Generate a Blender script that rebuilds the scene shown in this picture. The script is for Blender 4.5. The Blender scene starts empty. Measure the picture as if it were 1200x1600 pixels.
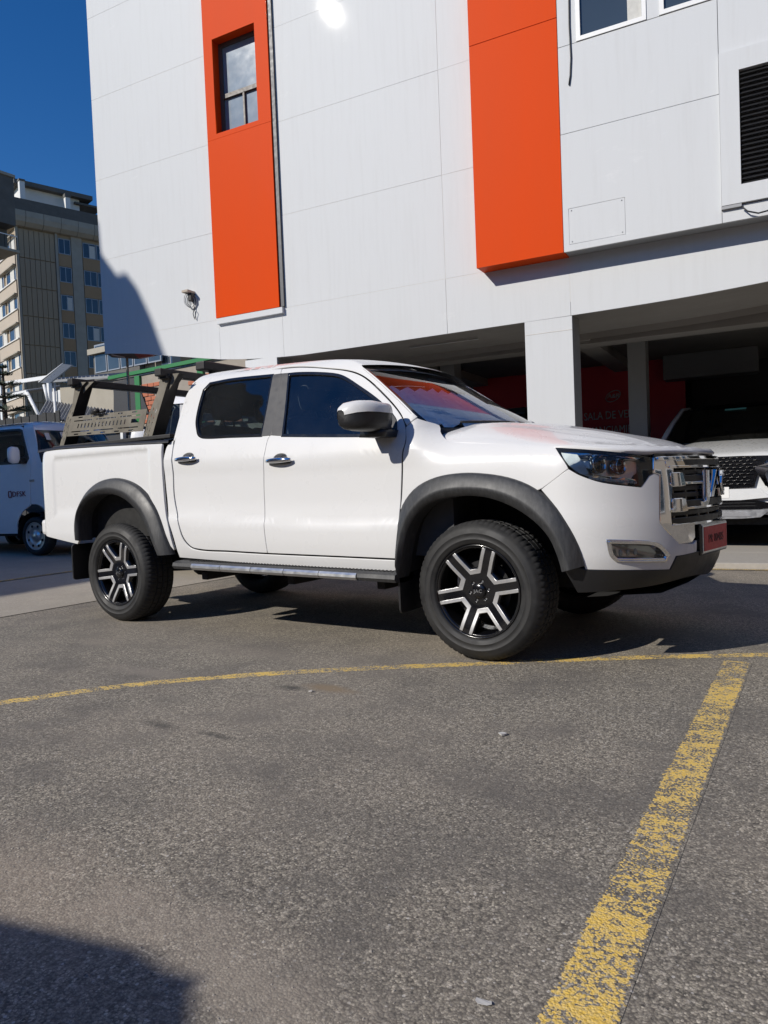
import bpy, bmesh, math, random
import numpy as np
from mathutils import Vector, Matrix, noise as mnoise

R = math.radians
scene = bpy.context.scene
COL = scene.collection

# ------------------------------------------------------------------ camera
cam_data = bpy.data.cameras.new('camera')
cam = bpy.data.objects.new('camera', cam_data); COL.objects.link(cam)
cam_data.sensor_fit = 'HORIZONTAL'; cam_data.sensor_width = 36.0; cam_data.lens = 34.543
cam_data.clip_start = 0.05; cam_data.clip_end = 3000
CR, CU, CF = ((0.828596, 0.558406, -0.040133), (0.013159, 0.052241, 0.998548), (-0.559692, 0.827921, -0.035939))
cam.matrix_world = Matrix(((CR[0], CU[0], -CF[0], 4.8978), (CR[1], CU[1], -CF[1], -4.4177), (CR[2], CU[2], -CF[2], 0.9708), (0, 0, 0, 1)))
scene.camera = cam

# ------------------------------------------------------------------ sky, sun, exposure
SUN = Vector((-0.346, -0.774, 0.531)).normalized()
world = bpy.data.worlds.new('World'); scene.world = world; world.use_nodes = True
wn = world.node_tree.nodes; wl = world.node_tree.links
bg = wn['Background']; sky_t = wn.new('ShaderNodeTexSky'); sky_t.sky_type = 'NISHITA'
sky_t.sun_disc = False; sky_t.sun_elevation = math.asin(SUN.z)
sky_t.sun_rotation = math.atan2(SUN.x, SUN.y)
sky_t.altitude = 300; sky_t.air_density = 1.0; sky_t.dust_density = 0.0; sky_t.ozone_density = 4.0
hs = wn.new('ShaderNodeHueSaturation'); hs.inputs['Saturation'].default_value = 1.30; hs.inputs['Hue'].default_value = 0.509
wl.new(sky_t.outputs[0], hs.inputs['Color']); wl.new(hs.outputs[0], bg.inputs[0]); bg.inputs[1].default_value = 0.108
sl = bpy.data.lights.new('sun', 'SUN'); sl.energy = 4.6; sl.angle = R(0.53); sl.color = (1.0, 0.945, 0.86)
so = bpy.data.objects.new('sun', sl); COL.objects.link(so)
so.rotation_euler = SUN.to_track_quat('Z', 'Y').to_euler(); so.location = (-10, -20, 18)
scene.view_settings.view_transform = 'Standard'; scene.view_settings.look = 'None'
scene.view_settings.exposure = 0.0; scene.view_settings.gamma = 1.0
scene.view_settings.use_curve_mapping = False
scene.cycles.use_denoising = True
scene.cycles.max_bounces = 8; scene.cycles.transparent_max_bounces = 12
scene.cycles.sample_clamp_indirect = 6.0
scene.cycles.caustics_reflective = False; scene.cycles.caustics_refractive = False

# ------------------------------------------------------------------ materials
MATS = {}
class NT:
    """short-hand for building a node material"""
    def __init__(s, name):
        s.m = bpy.data.materials.new(name); s.m.use_nodes = True
        s.t = s.m.node_tree; s.n = s.t.nodes; s.b = s.n['Principled BSDF']; s.out = s.n['Material Output']
        MATS[name] = s.m
        s.tc = s.n.new('ShaderNodeTexCoord')
    def N(s, typ, **kw):
        n = s.n.new('ShaderNode' + typ)
        for k, v in kw.items():
            if k in n.inputs: s.put(n.inputs[k], v)
            else: setattr(n, k, v)
        return n
    def put(s, sock, v):
        if isinstance(v, bpy.types.NodeSocket): s.t.links.new(v, sock)
        else: sock.default_value = v
    def co(s, kind='Object', scale=(1, 1, 1)):
        mp = s.n.new('ShaderNodeMapping'); s.t.links.new(s.tc.outputs[kind], mp.inputs[0]); mp.inputs['Scale'].default_value = scale
        return mp.outputs[0]
    def noise(s, vec, scale, detail=4, rough=.55):
        n = s.n.new('ShaderNodeTexNoise'); s.t.links.new(vec, n.inputs['Vector'])
        n.inputs['Scale'].default_value = scale; n.inputs['Detail'].default_value = detail; n.inputs['Roughness'].default_value = rough
        return n.outputs['Fac']
    def voro(s, vec, scale, feature='F1', out='Distance', rnd=1.0):
        n = s.n.new('ShaderNodeTexVoronoi'); n.feature = feature; s.t.links.new(vec, n.inputs['Vector'])
        n.inputs['Scale'].default_value = scale; n.inputs['Randomness'].default_value = rnd
        return n.outputs[out]
    def ramp(s, fac, stops):
        n = s.n.new('ShaderNodeValToRGB'); s.t.links.new(fac, n.inputs[0]); e = n.color_ramp.elements
        while len(e) < len(stops): e.new(.5)
        for el, (p, c) in zip(e, stops):
            el.position = p; el.color = (c, c, c, 1) if isinstance(c, (int, float)) else (*c, 1)
        return n.outputs[0]
    def mix(s, fac, a, b, blend='MIX'):
        n = s.n.new('ShaderNodeMix'); n.data_type = 'RGBA'; n.blend_type = blend
        s.put(n.inputs[0], fac)
        for sock, v in ((n.inputs[6], a), (n.inputs[7], b)):
            if isinstance(v, tuple) and len(v) == 3: v = (*v, 1)
            s.put(sock, v)
        return n.outputs[2]
    def math(s, op, a, b=0.0, c=None):
        n = s.n.new('ShaderNodeMath'); n.operation = op; s.put(n.inputs[0], a); s.put(n.inputs[1], b)
        if c is not None: s.put(n.inputs[2], c)
        return n.outputs[0]
    def bump(s, h, strength=.5, dist=.01):
        n = s.n.new('ShaderNodeBump'); s.t.links.new(h, n.inputs['Height']); n.inputs['Strength'].default_value = strength
        n.inputs['Distance'].default_value = dist; s.t.links.new(n.outputs[0], s.b.inputs['Normal'])
    def set(s, **kw):
        for k, v in kw.items():
            k = k.replace('_', ' ')
            if isinstance(v, tuple) and len(v) == 3: v = (*v, 1)
            s.put(s.b.inputs[k], v)
        return s

def plain(name, col, rough=.5, metal=0.0, var=.06, scale=9.0, bump=0.0, bscale=60, **kw):
    t = NT(name); c = t.co('Object')
    nz = t.noise(c, scale, 5)
    lo = tuple(max(0, v * (1 - var)) for v in col); hi = tuple(min(1, v * (1 + var)) for v in col)
    t.set(Base_Color=t.mix(nz, lo, hi), Metallic=metal,
          Roughness=t.ramp(t.noise(c, scale * 2.3, 3), [(.3, max(.0, rough * .85)), (.7, min(1, rough * 1.12))]), **kw)
    if bump: t.bump(t.noise(c, bscale, 3), bump, .004)
    return t.m

def lin(r, g, b):
    f = lambda v: ((v / 255 + .055) / 1.055) ** 2.4 if v > 10.3 else v / 255 / 12.92
    return (f(r), f(g), f(b))

def make_materials():
    # vehicle paint: clear-coated white with a film of dust that thickens in blotches
    t = NT('truck_paint'); c = t.co('Object')
    dust = t.ramp(t.noise(c, 2.2, 6, .65), [(.45, 0), (.8, .22)])
    sp = t.ramp(t.noise(c, 160, 2), [(.66, 0), (.74, .35)])
    t.set(Base_Color=t.mix(t.math('MULTIPLY', sp, dust), t.mix(dust, (.655, .655, .65), (.62, .612, .595)), (.35, .31, .26)),
          Roughness=t.ramp(t.noise(c, 4, 5), [(.3, .22), (.75, .38)]), Coat_Weight=.5, Coat_IOR=1.38, Specular_IOR_Level=.3,
          Coat_Roughness=t.ramp(t.noise(c, 6, 5), [(.3, .012), (.8, .05)]))
    plain('white_paint_van', (.82, .82, .82), .35, Coat_Weight=.8, Coat_Roughness=.08)
    plain('white_paint_suv', (.62, .63, .635), .3, Coat_Weight=1.0, Coat_Roughness=.05)
    plain('black_trim', (.014, .014, .015), .42, bump=.15, bscale=240)
    plain('gloss_black', (.004, .004, .005), .2, Coat_Weight=.5, Coat_Roughness=.04, var=.02)
    plain('pillar_trim', (.045, .044, .045), .42)
    t = NT('flare_plastic'); c = t.co('Object')
    sc = t.noise(t.co('Object', (14, 14, 2.2)), 4, 6, .7)
    t.set(Base_Color=t.mix(t.ramp(sc, [(.42, 0), (.75, 1)]), (.028, .029, .031), (.060, .061, .063)), Roughness=t.ramp(t.noise(c, 7, 5), [(.3, .42), (.7, .62)]))
    t.bump(t.noise(c, 700, 2), .12, .002)
    plain('underbody', (.012, .012, .012), .85, var=.3)
    plain('liner', (.010, .010, .011), .9, var=.3)
    plain('chrome', (.80, .81, .83), .06, 1.0, .02)
    plain('satin_silver', (.62, .63, .64), .34, 1.0, .04)
    t = NT('machined_alloy'); c = t.co('Object')
    t.set(Base_Color=t.mix(t.noise(t.co('Object', (1, 1, 1)), 60, 5), (.46, .46, .46), (.72, .72, .72)), Metallic=.75, Roughness=.36)
    plain('rubber', (.020, .020, .021), .78, var=.25, scale=14)
    t = NT('tyre_side'); c = t.co('Object')
    dirt = t.ramp(t.noise(c, 9, 7, .7), [(.42, 0), (.72, 1)])
    t.set(Base_Color=t.mix(dirt, (.012, .012, .0125), (.026, .0255, .0245)), Roughness=t.ramp(dirt, [(0, .58), (1, .82)]))
    t.bump(t.noise(c, 260, 3), .15, .002)
    # glass
    for nm, tint, tr in (('glass_tint', (.58, .68, .72), .75), ('glass_clear', (.88, .93, .92), 1.0), ('glass_windscreen', (.95, .97, .96), 1.0), ('glass_van', (.45, .52, .52), 1.0), ('glass_suv', (.12, .15, .15), 1.0)):
        t = NT(nm)
        gl = t.N('BsdfGlossy', Roughness=.0, Color=(1, 1, 1, 1)); tp = t.N('BsdfTransparent', Color=(*tint, 1))
        fr = t.N('Fresnel', IOR=1.22 if nm == 'glass_windscreen' else 1.8 if nm == 'glass_tint' else 1.52); mx = t.n.new('ShaderNodeMixShader')
        film = t.ramp(t.noise(t.co('Object', (1, 1, 1)), 3.5, 7, .7), [(.35, .003), (.75, .014)])
        df = t.N('BsdfDiffuse', Color=(.55, .55, .52, 1)); mx2 = t.n.new('ShaderNodeMixShader')
        L = t.t.links
        L.new(fr.outputs[0], mx.inputs[0]); L.new(tp.outputs[0], mx.inputs[1]); L.new(gl.outputs[0], mx.inputs[2])
        L.new(film, mx2.inputs[0]); L.new(mx.outputs[0], mx2.inputs[1]); L.new(df.outputs[0], mx2.inputs[2])
        L.new(mx2.outputs[0], t.out.inputs['Surface'])
    t = NT('window_glass'); c = t.co('Object')
    t.set(Base_Color=t.mix(t.noise(c, .7, 3), (.02, .03, .045), (.06, .08, .10)), Roughness=.06, Specular_IOR_Level=.8, Metallic=0.0)
    plain('window_sky_film', (.20, .25, .30), .12, var=.25, scale=3, Specular_IOR_Level=.8)  # blue sky reflection is put into this pane's base colour
    plain('frame_bronze', (.09, .075, .065), .5)
    plain('curtain', (.55, .54, .50), .9, var=.2, scale=20)
    # lamps
    plain('lamp_lens_red', (.20, .006, .008), .15, Coat_Weight=1.0)
    plain('lamp_inner', (.05, .05, .055), .25)
    plain('lamp_white', (.80, .82, .85), .22)
    # interior
    plain('interior_dark', (.05, .051, .054), .75)
    plain('seat_cloth', (.10, .10, .105), .85, bump=.2, bscale=300)
    plain('seat_pale', (.42, .42, .41), .7)
    plain('headliner', (.30, .30, .29), .9)
    # bed rack: sand powder coat and black bars
    t = NT('rack_sand'); c = t.co('Object')
    t.set(Base_Color=t.mix(t.ramp(t.noise(c, 7, 6, .7), [(.35, 0), (.7, 1)]), (.125, .112, .088), (.20, .182, .148)), Roughness=.72); t.bump(t.noise(c, 500, 2), .2, .001)
    plain('rack_black', (.018, .017, .017), .55, var=.2)
    plain('plate_red', (.46, .014, .024), .5, var=.25, scale=30)
    plain('plate_ink', (.06, .012, .016), .6)
    plain('plate_white', (.72, .72, .70), .5)
    plain('ink_black', (.02, .02, .022), .5)
    plain('van_red', (.20, .012, .02), .5)
    plain('sticker_green', (.22, .62, .52), .5)
    # building
    t = NT('facade_white'); c = t.co('Object')
    wv = t.noise(t.co('Object', (.25, 1, .9)), 1.2, 3)
    streak = t.ramp(t.noise(t.co('Object', (9, 9, .55)), 1.6, 6, .7), [(.48, 0), (.8, 1)])
    sheen_smear = t.ramp(t.noise(t.co('Object', (1.4, 1, 3.2)), 1.3, 7, .75), [(.62, 0), (.72, 1)])  # pale smears stand for reflections on the panels, painted into the colour
    base = t.mix(t.math('MULTIPLY', streak, .55), (.575, .588, .595), (.515, .522, .523))
    t.set(Base_Color=t.mix(t.math('MULTIPLY', sheen_smear, .5), base, (.66, .67, .67)),
          Roughness=.5, Specular_IOR_Level=.10, Coat_Weight=.022, Coat_Roughness=t.ramp(t.noise(c, 2.1, 4, .6), [(.3, .03), (.8, .045)]))
    t = NT('facade_orange'); c = t.co('Object')
    fade = t.ramp(t.noise(t.co('Object', (3, 1, .5)), .9, 5, .6), [(.3, 0), (.75, 1)])
    t.set(Base_Color=t.mix(t.math('MULTIPLY', fade, .5), (.63, .058, .002), (.57, .060, .007)),
          Roughness=.5, Specular_IOR_Level=.05, Coat_Weight=.07, Coat_Roughness=.05)
    plain('joint_sealant', (.60, .57, .52), .8, var=.15)
    plain('brake_iron', (.02, .02, .021), .5, .5)
    t = NT('foil'); c = t.co('Object'); t.set(Base_Color=(.90, .92, .93), Metallic=.0, Roughness=.35); t.bump(t.noise(c, 30, 4, .6), .5, .02)
    plain('aluminium', (.34, .345, .36), .4, .6)
    plain('strip_return_shaded', (.075, .078, .085), .5)  # shade on the strip's side face put into the colour
    plain('grille_black', (.006, .006, .007), .45)
    plain('facade_return', (.30, .305, .31), .5)
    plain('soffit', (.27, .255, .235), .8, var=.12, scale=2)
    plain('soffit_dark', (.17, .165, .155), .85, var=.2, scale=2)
    plain('pillar_white', (.58, .60, .605), .4, var=.04, scale=2)
    plain('pillar_grey', (.28, .285, .28), .6)
    plain('wall_red', (.52, .018, .032), .45, var=.15, scale=1.5)
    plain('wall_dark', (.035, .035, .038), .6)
    plain('wall_grey', (.18, .185, .19), .7)
    plain('sign_grey', (.62, .58, .58), .6)
    plain('floor_tile', (.16, .155, .15), .35)
    plain('louver_black', (.012, .012, .013), .5)
    plain('white_metal', (.72, .72, .71), .45)
    plain('cable_grey', (.45, .45, .44), .5)
    plain('cable_black', (.015, .015, .016), .5)
    # ground
    def asphalt(t, vec):
        v1 = t.voro(vec, 165, 'F1', 'Color'); d1 = t.voro(vec, 165, 'F1', 'Distance')
        d2 = t.voro(vec, 74, 'F1', 'Distance'); v2 = t.voro(vec, 74, 'F1', 'Color'); d3 = t.voro(vec, 330, 'F1', 'Distance')
        big = t.noise(vec, .5, 6, .6); mid = t.noise(vec, 2.4, 7, .68); fine = t.noise(vec, 300, 3, .7)
        bw = t.n.new('ShaderNodeRGBToBW'); t.t.links.new(v1, bw.inputs[0])
        bw2 = t.n.new('ShaderNodeRGBToBW'); t.t.links.new(v2, bw2.inputs[0])
        stone = t.ramp(bw.outputs[0], [(.12, (.130, .114, .091)), (.48, (.245, .216, .170)), (.72, (.325, .288, .225)), (.93, (.60, .535, .425))])
        gap = t.ramp(d1, [(.50, 0), (.78, 1)])
        col = t.mix(t.math('MULTIPLY', gap, .8), stone, (.070, .061, .051))
        col = t.mix(t.ramp(fine, [(.40, .45), (.55, 0)]), col, (.12, .107, .092))
        chips = t.math('MULTIPLY', t.ramp(bw2.outputs[0], [(.78, 0), (.82, 1)]), t.ramp(d2, [(.22, 1), (.32, 0)]))
        col = t.mix(chips, col, (.46, .43, .385))
        dark = t.math('MULTIPLY', t.ramp(bw2.outputs[0], [(.20, 1), (.25, 0)]), t.ramp(d2, [(.18, 1), (.36, 0)]))
        col = t.mix(t.math('MULTIPLY', dark, .85), col, (.030, .028, .026))
        spk = t.noise(vec, 46, 5, .82)
        col = t.mix(t.ramp(spk, [(.33, .95), (.47, 0)]), col, (.036, .033, .029))
        col = t.mix(t.ramp(spk, [(.55, 0), (.66, .8)]), col, (.50, .45, .375))
        # bitumen showing in patches, sand settled in others
        col = t.mix(t.ramp(mid, [(.32, .8), (.54, 0)]), col, (.115, .103, .089))
        col = t.mix(t.ramp(big, [(.48, 0), (.76, .36)]), col, (.36, .305, .24))
        # a few fine cracks
        wob = t.mix(.06, vec, t.n.new('ShaderNodeTexNoise').outputs['Color'], 'ADD') if False else vec
        ck = t.n.new('ShaderNodeTexVoronoi'); ck.feature = 'DISTANCE_TO_EDGE'; ck.inputs['Scale'].default_value = .9
        nz = t.n.new('ShaderNodeTexNoise'); nz.inputs['Scale'].default_value = 5; nz.inputs['Detail'].default_value = 6; t.t.links.new(vec, nz.inputs['Vector'])
        vm = t.n.new('ShaderNodeVectorMath'); vm.operation = 'MULTIPLY_ADD'; t.t.links.new(nz.outputs['Color'], vm.inputs[0]); vm.inputs[1].default_value = (.28, .28, .0); t.t.links.new(vec, vm.inputs[2]); t.t.links.new(vm.outputs[0], ck.inputs['Vector'])
        crack = t.math('MULTIPLY', t.ramp(ck.outputs['Distance'], [(.0015, 1), (.005, 0)]), t.ramp(t.noise(vec, .8, 3), [(.52, 0), (.58, 1)]))
        col = t.mix(t.math('MULTIPLY', crack, .18), col, (.03, .028, .026))
        h = t.math('ADD', t.math('MULTIPLY', d1, -.42), t.math('ADD', t.math('MULTIPLY', d2, -.10), t.math('ADD', t.math('MULTIPLY', d3, -.12), t.math('ADD', t.math('MULTIPLY', mid, .35), t.math('MULTIPLY', crack, -.05)))))
        return col, h
    t = NT('asphalt'); vec = t.co('Object')
    col, h = asphalt(t, vec)
    # sandy stains with a shape of their own
    for (x, y, rx, ry, k, cc) in [(3.09, -3.46, 0.6, 0.3, 0.45, (0.33, 0.27, 0.21)), (3.63, -3.36, 0.5, 0.16, 0.35, (0.33, 0.28, 0.225)), (3.91, -3.42, 0.35, 0.1, 0.4, (0.31, 0.265, 0.21)), (4.12, -2.3, 0.5, 0.25, 0.3, (0.1, 0.09, 0.08)), (3.76, -2.74, 0.6, 0.2, 0.35, (0.11, 0.1, 0.088)), (2.67, -1.66, 0.2, 0.07, 0.95, (0.22, 0.165, 0.105)), (2.49, -1.73, 0.1, 0.05, 0.8, (0.03, 0.03, 0.028)), (1.54, -1.84, 0.5, 0.1, 0.6, (0.23, 0.2, 0.165)), (1.78, -1.23, 0.7, 0.16, 0.5, (0.22, 0.19, 0.155)), (0.56, -1.47, 0.3, 0.1, 0.5, (0.26, 0.225, 0.18)), (2.37, -2.42, 0.14, 0.04, 0.6, (0.035, 0.033, 0.03)), (2.69, -2.4, 0.16, 0.03, 0.6, (0.035, 0.033, 0.03)), (3.26, -1.28, 0.25, 0.12, 0.35, (0.24, 0.21, 0.17)), (3.83, 0.24, 0.5, 0.15, 0.4, (0.19, 0.17, 0.14))]:
        mp = t.n.new('ShaderNodeMapping'); t.t.links.new(t.tc.outputs['Object'], mp.inputs[0])
        mp.inputs['Location'].default_value = (-x / rx, -y / ry, 0); mp.inputs['Scale'].default_value = (1 / rx, 1 / ry, 0)
        ln = t.n.new('ShaderNodeVectorMath'); ln.operation = 'LENGTH'; t.t.links.new(mp.outputs[0], ln.inputs[0])
        w = t.math('ADD', ln.outputs['Value'], t.math('MULTIPLY', t.math('SUBTRACT', t.noise(vec, 7, 6, .7), .5), 1.5))
        col = t.mix(t.math('MULTIPLY', t.ramp(w, [(.25, 1), (1.0, 0)]), k), col, cc)
    t.set(Base_Color=col, Roughness=.9); t.bump(h, .6, .005)
    t = NT('concrete_apron'); vec = t.co('Object')
    col, h = asphalt(t, vec)
    t.set(Base_Color=t.mix(.6, col, t.mix(t.noise(vec, 3, 6), (.34, .305, .25), (.46, .415, .345))), Roughness=.9); t.bump(h, .5, .004)
    t = NT('sidewalk'); vec = t.co('Object')
    t.set(Base_Color=t.mix(t.noise(vec, 30, 6, .7), (.27, .25, .22), (.42, .39, .345)), Roughness=.9); t.bump(t.noise(vec, 120, 4), .4, .004)
    t = NT('road_paint'); vec = t.co('Object'); uv = t.tc.outputs['UV']
    col, h = asphalt(t, vec)
    sx = t.n.new('ShaderNodeSeparateXYZ'); t.t.links.new(uv, sx.inputs[0])
    edge = t.math('ABSOLUTE', t.math('SUBTRACT', sx.outputs[0], .5))
    flake = t.math('ADD', t.math('MULTIPLY', t.noise(t.co('Object', (1, 1.5, 1)), 9, 5, .6), .45), t.math('MULTIPLY', t.noise(t.co('Object', (1, 1.35, 1)), 36, 6, .65), .55))
    pit = t.voro(vec, 130, 'F1', 'Distance')
    wide = t.noise(vec, 2.6, 4)
    keep = t.math('ADD', t.math('ADD', flake, t.math('MULTIPLY', wide, .35)), t.math('MULTIPLY', pit, -.30))
    keep = t.math('SUBTRACT', keep, t.ramp(edge, [(.40, 0), (.50, .22)]))
    mask = t.ramp(keep, [(.500, 0), (.525, 1)])
    worn = t.ramp(t.noise(vec, 90, 5, .7), [(.35, 0), (.6, 1)])
    yel = t.mix(t.math('MULTIPLY', worn, .6), (.70, .44, .05), (.70, .53, .22))
    thin = t.ramp(keep, [(.52, .7), (.62, 0)])
    yel = t.mix(thin, yel, (.60, .46, .22))
    t.set(Base_Color=t.mix(mask, col, yel), Roughness=t.ramp(mask, [(0, .9), (1, .72)]))
    t.bump(t.math('ADD', h, t.math('MULTIPLY', mask, .25)), .8, .006)
    plain('pebble', (.30, .27, .23), .85, var=.6, scale=40)
    plain('paper', (.42, .41, .39), .8)
    # background
    plain('concrete_panel', (.34, .265, .18), .9, var=.2, scale=.5)
    plain('concrete_grey', (.34, .31, .255), .9, var=.22, scale=1.1)
    plain('concrete_roof', (.115, .11, .10), .9, var=.3, scale=1.0)
    plain('render_cream', (.42, .36, .29), .85, var=.08, scale=.6)
    plain('render_tan', (.34, .22, .12), .85, var=.12, scale=.6)
    plain('render_white', (.66, .66, .64), .8, var=.12, scale=.9)
    plain('render_pink', (.42, .29, .24), .85, var=.1)
    plain('brick_red', (.42, .14, .075), .85, var=.25, scale=3)
    plain('mortar', (.30, .265, .225), .95, var=.2, scale=5)
    plain('green_paint', (.020, .17, .045), .5)
    plain('tin_roof', (.26, .26, .26), .5, .2, var=.25, scale=1.5)
    plain('dark_fence', (.03, .03, .03), .8)
    plain('solar_panel', (.10, .11, .12), .3)
    plain('canopy_red', (.42, .02, .035), .5)
    plain('canopy_grey', (.13, .125, .12), .7)
    plain('pine_bark', (.06, .045, .035), .9)
    t = NT('pine_needles'); oi = t.N('ObjectInfo'); c = t.co('Object')
    t.set(Base_Color=t.mix(t.noise(c, 5, 4), (.012, .030, .016), (.035, .060, .026)), Roughness=.7)
make_materials()

# ------------------------------------------------------------------ building blocks
def link(name, me, parent=None, world=False):
    o = bpy.data.objects.new(name, me); COL.objects.link(o)
    if parent is not None:
        o.parent = parent
        if world: o.matrix_parent_inverse = parent.matrix_basis.inverted()
    return o
def empty(name, loc=(0, 0, 0), rz=0, label=None, cat=None, group=None):
    o = bpy.data.objects.new(name, None); COL.objects.link(o); o.empty_display_size = .2
    o.location = loc; o.rotation_euler = (0, 0, rz)
    o.matrix_basis = Matrix.Translation(loc) @ Matrix.Rotation(rz, 4, 'Z')
    tag(o, label, cat, group); return o
def tag(o, label=None, cat=None, group=None, kind=None):
    if label: o['label'] = label
    if cat: o['category'] = cat
    if group: o['group'] = group
    if kind: o['kind'] = kind
    return o
class MB:
    """collects shapes into one mesh"""
    def __init__(s): s.v = []; s.f = []; s.sm = []
    def add(s, v, f, smooth=False):
        b = len(s.v); s.v += [tuple(p) for p in v]; s.f += [tuple(i + b for i in q) for q in f]; s.sm += [smooth] * len(f); return s
    def box(s, x0, x1, y0, y1, z0, z1):
        v = [(x, y, z) for x in (x0, x1) for y in (y0, y1) for z in (z0, z1)]
        return s.add(v, [(0, 1, 3, 2), (4, 6, 7, 5), (0, 4, 5, 1), (2, 3, 7, 6), (0, 2, 6, 4), (1, 5, 7, 3)])
    def bbox(s, x0, x1, y0, y1, z0, z1, b=.01, M=None):
        bm = bmesh.new(); bmesh.ops.create_cube(bm, size=1)
        for q in bm.verts: q.co = Vector(((x0 + x1) / 2 + q.co.x * (x1 - x0), (y0 + y1) / 2 + q.co.y * (y1 - y0), (z0 + z1) / 2 + q.co.z * (z1 - z0)))
        bmesh.ops.bevel(bm, geom=bm.edges[:], offset=min(b, .45 * min(abs(x1 - x0), abs(y1 - y0), abs(z1 - z0))), segments=2, profile=.5, affect='EDGES')
        bm.verts.index_update()
        s.add([(M @ q.co) if M else q.co for q in bm.verts], [[q.index for q in f.verts] for f in bm.faces], False); bm.free(); return s
    def prism(s, poly, fn0, fn1, smooth=False):
        """poly of 2-D points, fn0/fn1 map a 2-D point to the two end caps"""
        n = len(poly); v = [fn0(*p) for p in poly] + [fn1(*p) for p in poly]
        f = [tuple(range(n)), tuple(range(2 * n - 1, n - 1, -1))] + [(i, (i + 1) % n + 0, (i + 1) % n + n, i + n)[::-1] for i in range(n)]
        return s.add(v, f, smooth)
    def loft(s, rows, closed=False, smooth=True, caps=False):
        n = len(rows[0]); v = [p for r in rows for p in r]; f = []
        for i in range(len(rows) - 1):
            for j in range(n if closed else n - 1):
                k = (j + 1) % n
                f.append((i * n + j, i * n + k, (i + 1) * n + k, (i + 1) * n + j))
        if caps and closed:
            f.append(tuple(range(n))[::-1]); f.append(tuple(range((len(rows) - 1) * n, len(rows) * n)))
        return s.add(v, f, smooth)
    def tube(s, pts, r, seg=8, caps=True):
        P = [Vector(p) for p in pts]; rows = []
        for i, p in enumerate(P):
            d = (P[min(i + 1, len(P) - 1)] - P[max(i - 1, 0)]).normalized()
            a = d.orthogonal().normalized() if i == 0 else (a - d * a.dot(d)).normalized()
            b = d.cross(a); rr = r[i] if isinstance(r, (list, tuple)) else r
            rows.append([p + (a * math.cos(t) + b * math.sin(t)) * rr for t in (2 * math.pi * k / seg for k in range(seg))])
        return s.loft(rows, True, True, caps)
    def lathe_y(s, prof, seg=48, smooth=True):
        """prof of (r, y) spun about the y axis"""
        rows = [[(r * math.cos(t), y, r * math.sin(t)) for t in (2 * math.pi * k / seg for k in range(seg))] for r, y in prof]
        return s.loft(rows, True, smooth)
    def build(s, name, mat, parent=None, world=False, fix=True):
        me = bpy.data.meshes.new(name); me.from_pydata([tuple(p) for p in s.v], [], s.f)
        me.polygons.foreach_set('use_smooth', s.sm)
        if fix:
            bm = bmesh.new(); bm.from_mesh(me); bmesh.ops.recalc_face_normals(bm, faces=bm.faces[:]); bm.to_mesh(me); bm.free()
        me.materials.append(MATS[mat]); me.update()
        return link(name, me, parent, world)
def mesh_from(name, v, f, mat, smooth=False):
    return MB().add(v, f, smooth)
def sharp(o, deg=35):
    """smooth shading with edges above an angle kept sharp"""
    me = o.data
    me.polygons.foreach_set('use_smooth', [True] * len(me.polygons)); me.set_sharp_from_angle(angle=R(deg)); return o
def copy_tree(o, parent=None):
    c = o.copy(); COL.objects.link(c); c.parent = parent
    for ch in list(o.children): copy_tree(ch, c)
    return c
def text_mesh(body, size=1.0, extrude=.01, bevel=0.0, space=1.0, shear=0.0, res=3):
    cu = bpy.data.curves.new('t', 'FONT'); cu.body = body; cu.size = size; cu.extrude = extrude; cu.bevel_depth = bevel
    cu.space_character = space; cu.shear = shear; cu.resolution_u = res; cu.align_x = 'CENTER'; cu.align_y = 'CENTER'
    ob = bpy.data.objects.new('t', cu); COL.objects.link(ob)
    dg = bpy.context.evaluated_depsgraph_get(); me = ob.evaluated_get(dg).to_mesh()
    v = [tuple(q.co) for q in me.vertices]; f = [tuple(p.vertices) for p in me.polygons]
    ob.evaluated_get(dg).to_mesh_clear(); bpy.data.objects.remove(ob); bpy.data.curves.remove(cu)
    return v, f

# polygons in a surface's own coordinates
def resample(pts, step=.02, closed=True, corner=38):
    """smooth a hand-measured outline, keeping its corners"""
    P = [np.array(p, float) for p in pts]; n = len(P); out = []
    def cor(i):
        if not closed and i in (0, n - 1): return True
        a = P[i] - P[i - 1]; b = P[(i + 1) % n] - P[i]
        c = a @ b / (np.linalg.norm(a) * np.linalg.norm(b) + 1e-12)
        return math.degrees(math.acos(max(-1, min(1, c)))) > corner
    C = [cor(i) for i in range(n)]
    for i in range(n if closed else n - 1):
        p1, p2 = P[i], P[(i + 1) % n]; p0 = P[i - 1] if (not C[i]) else p1; p3 = P[(i + 2) % n] if not C[(i + 1) % n] else p2
        L = np.linalg.norm(p2 - p1); k = max(1, int(round(L / step)))
        la = np.linalg.norm(p1 - p0); lb = np.linalg.norm(p3 - p2)
        m1 = (p2 - p0) / (la + L) * L if not C[i] else (p2 - p1)
        m2 = (p3 - p1) / (lb + L) * L if not C[(i + 1) % n] else (p2 - p1)
        for j in range(k):
            t = j / k; t2 = t * t; t3 = t2 * t
            out.append(tuple((2 * t3 - 3 * t2 + 1) * p1 + (t3 - 2 * t2 + t) * m1 + (-2 * t3 + 3 * t2) * p2 + (t3 - t2) * m2))
    if not closed: out.append(tuple(P[-1]))
    return out
def area2(p): return sum(p[i - 1][0] * p[i][1] - p[i][0] * p[i - 1][1] for i in range(len(p))) / 2
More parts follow.
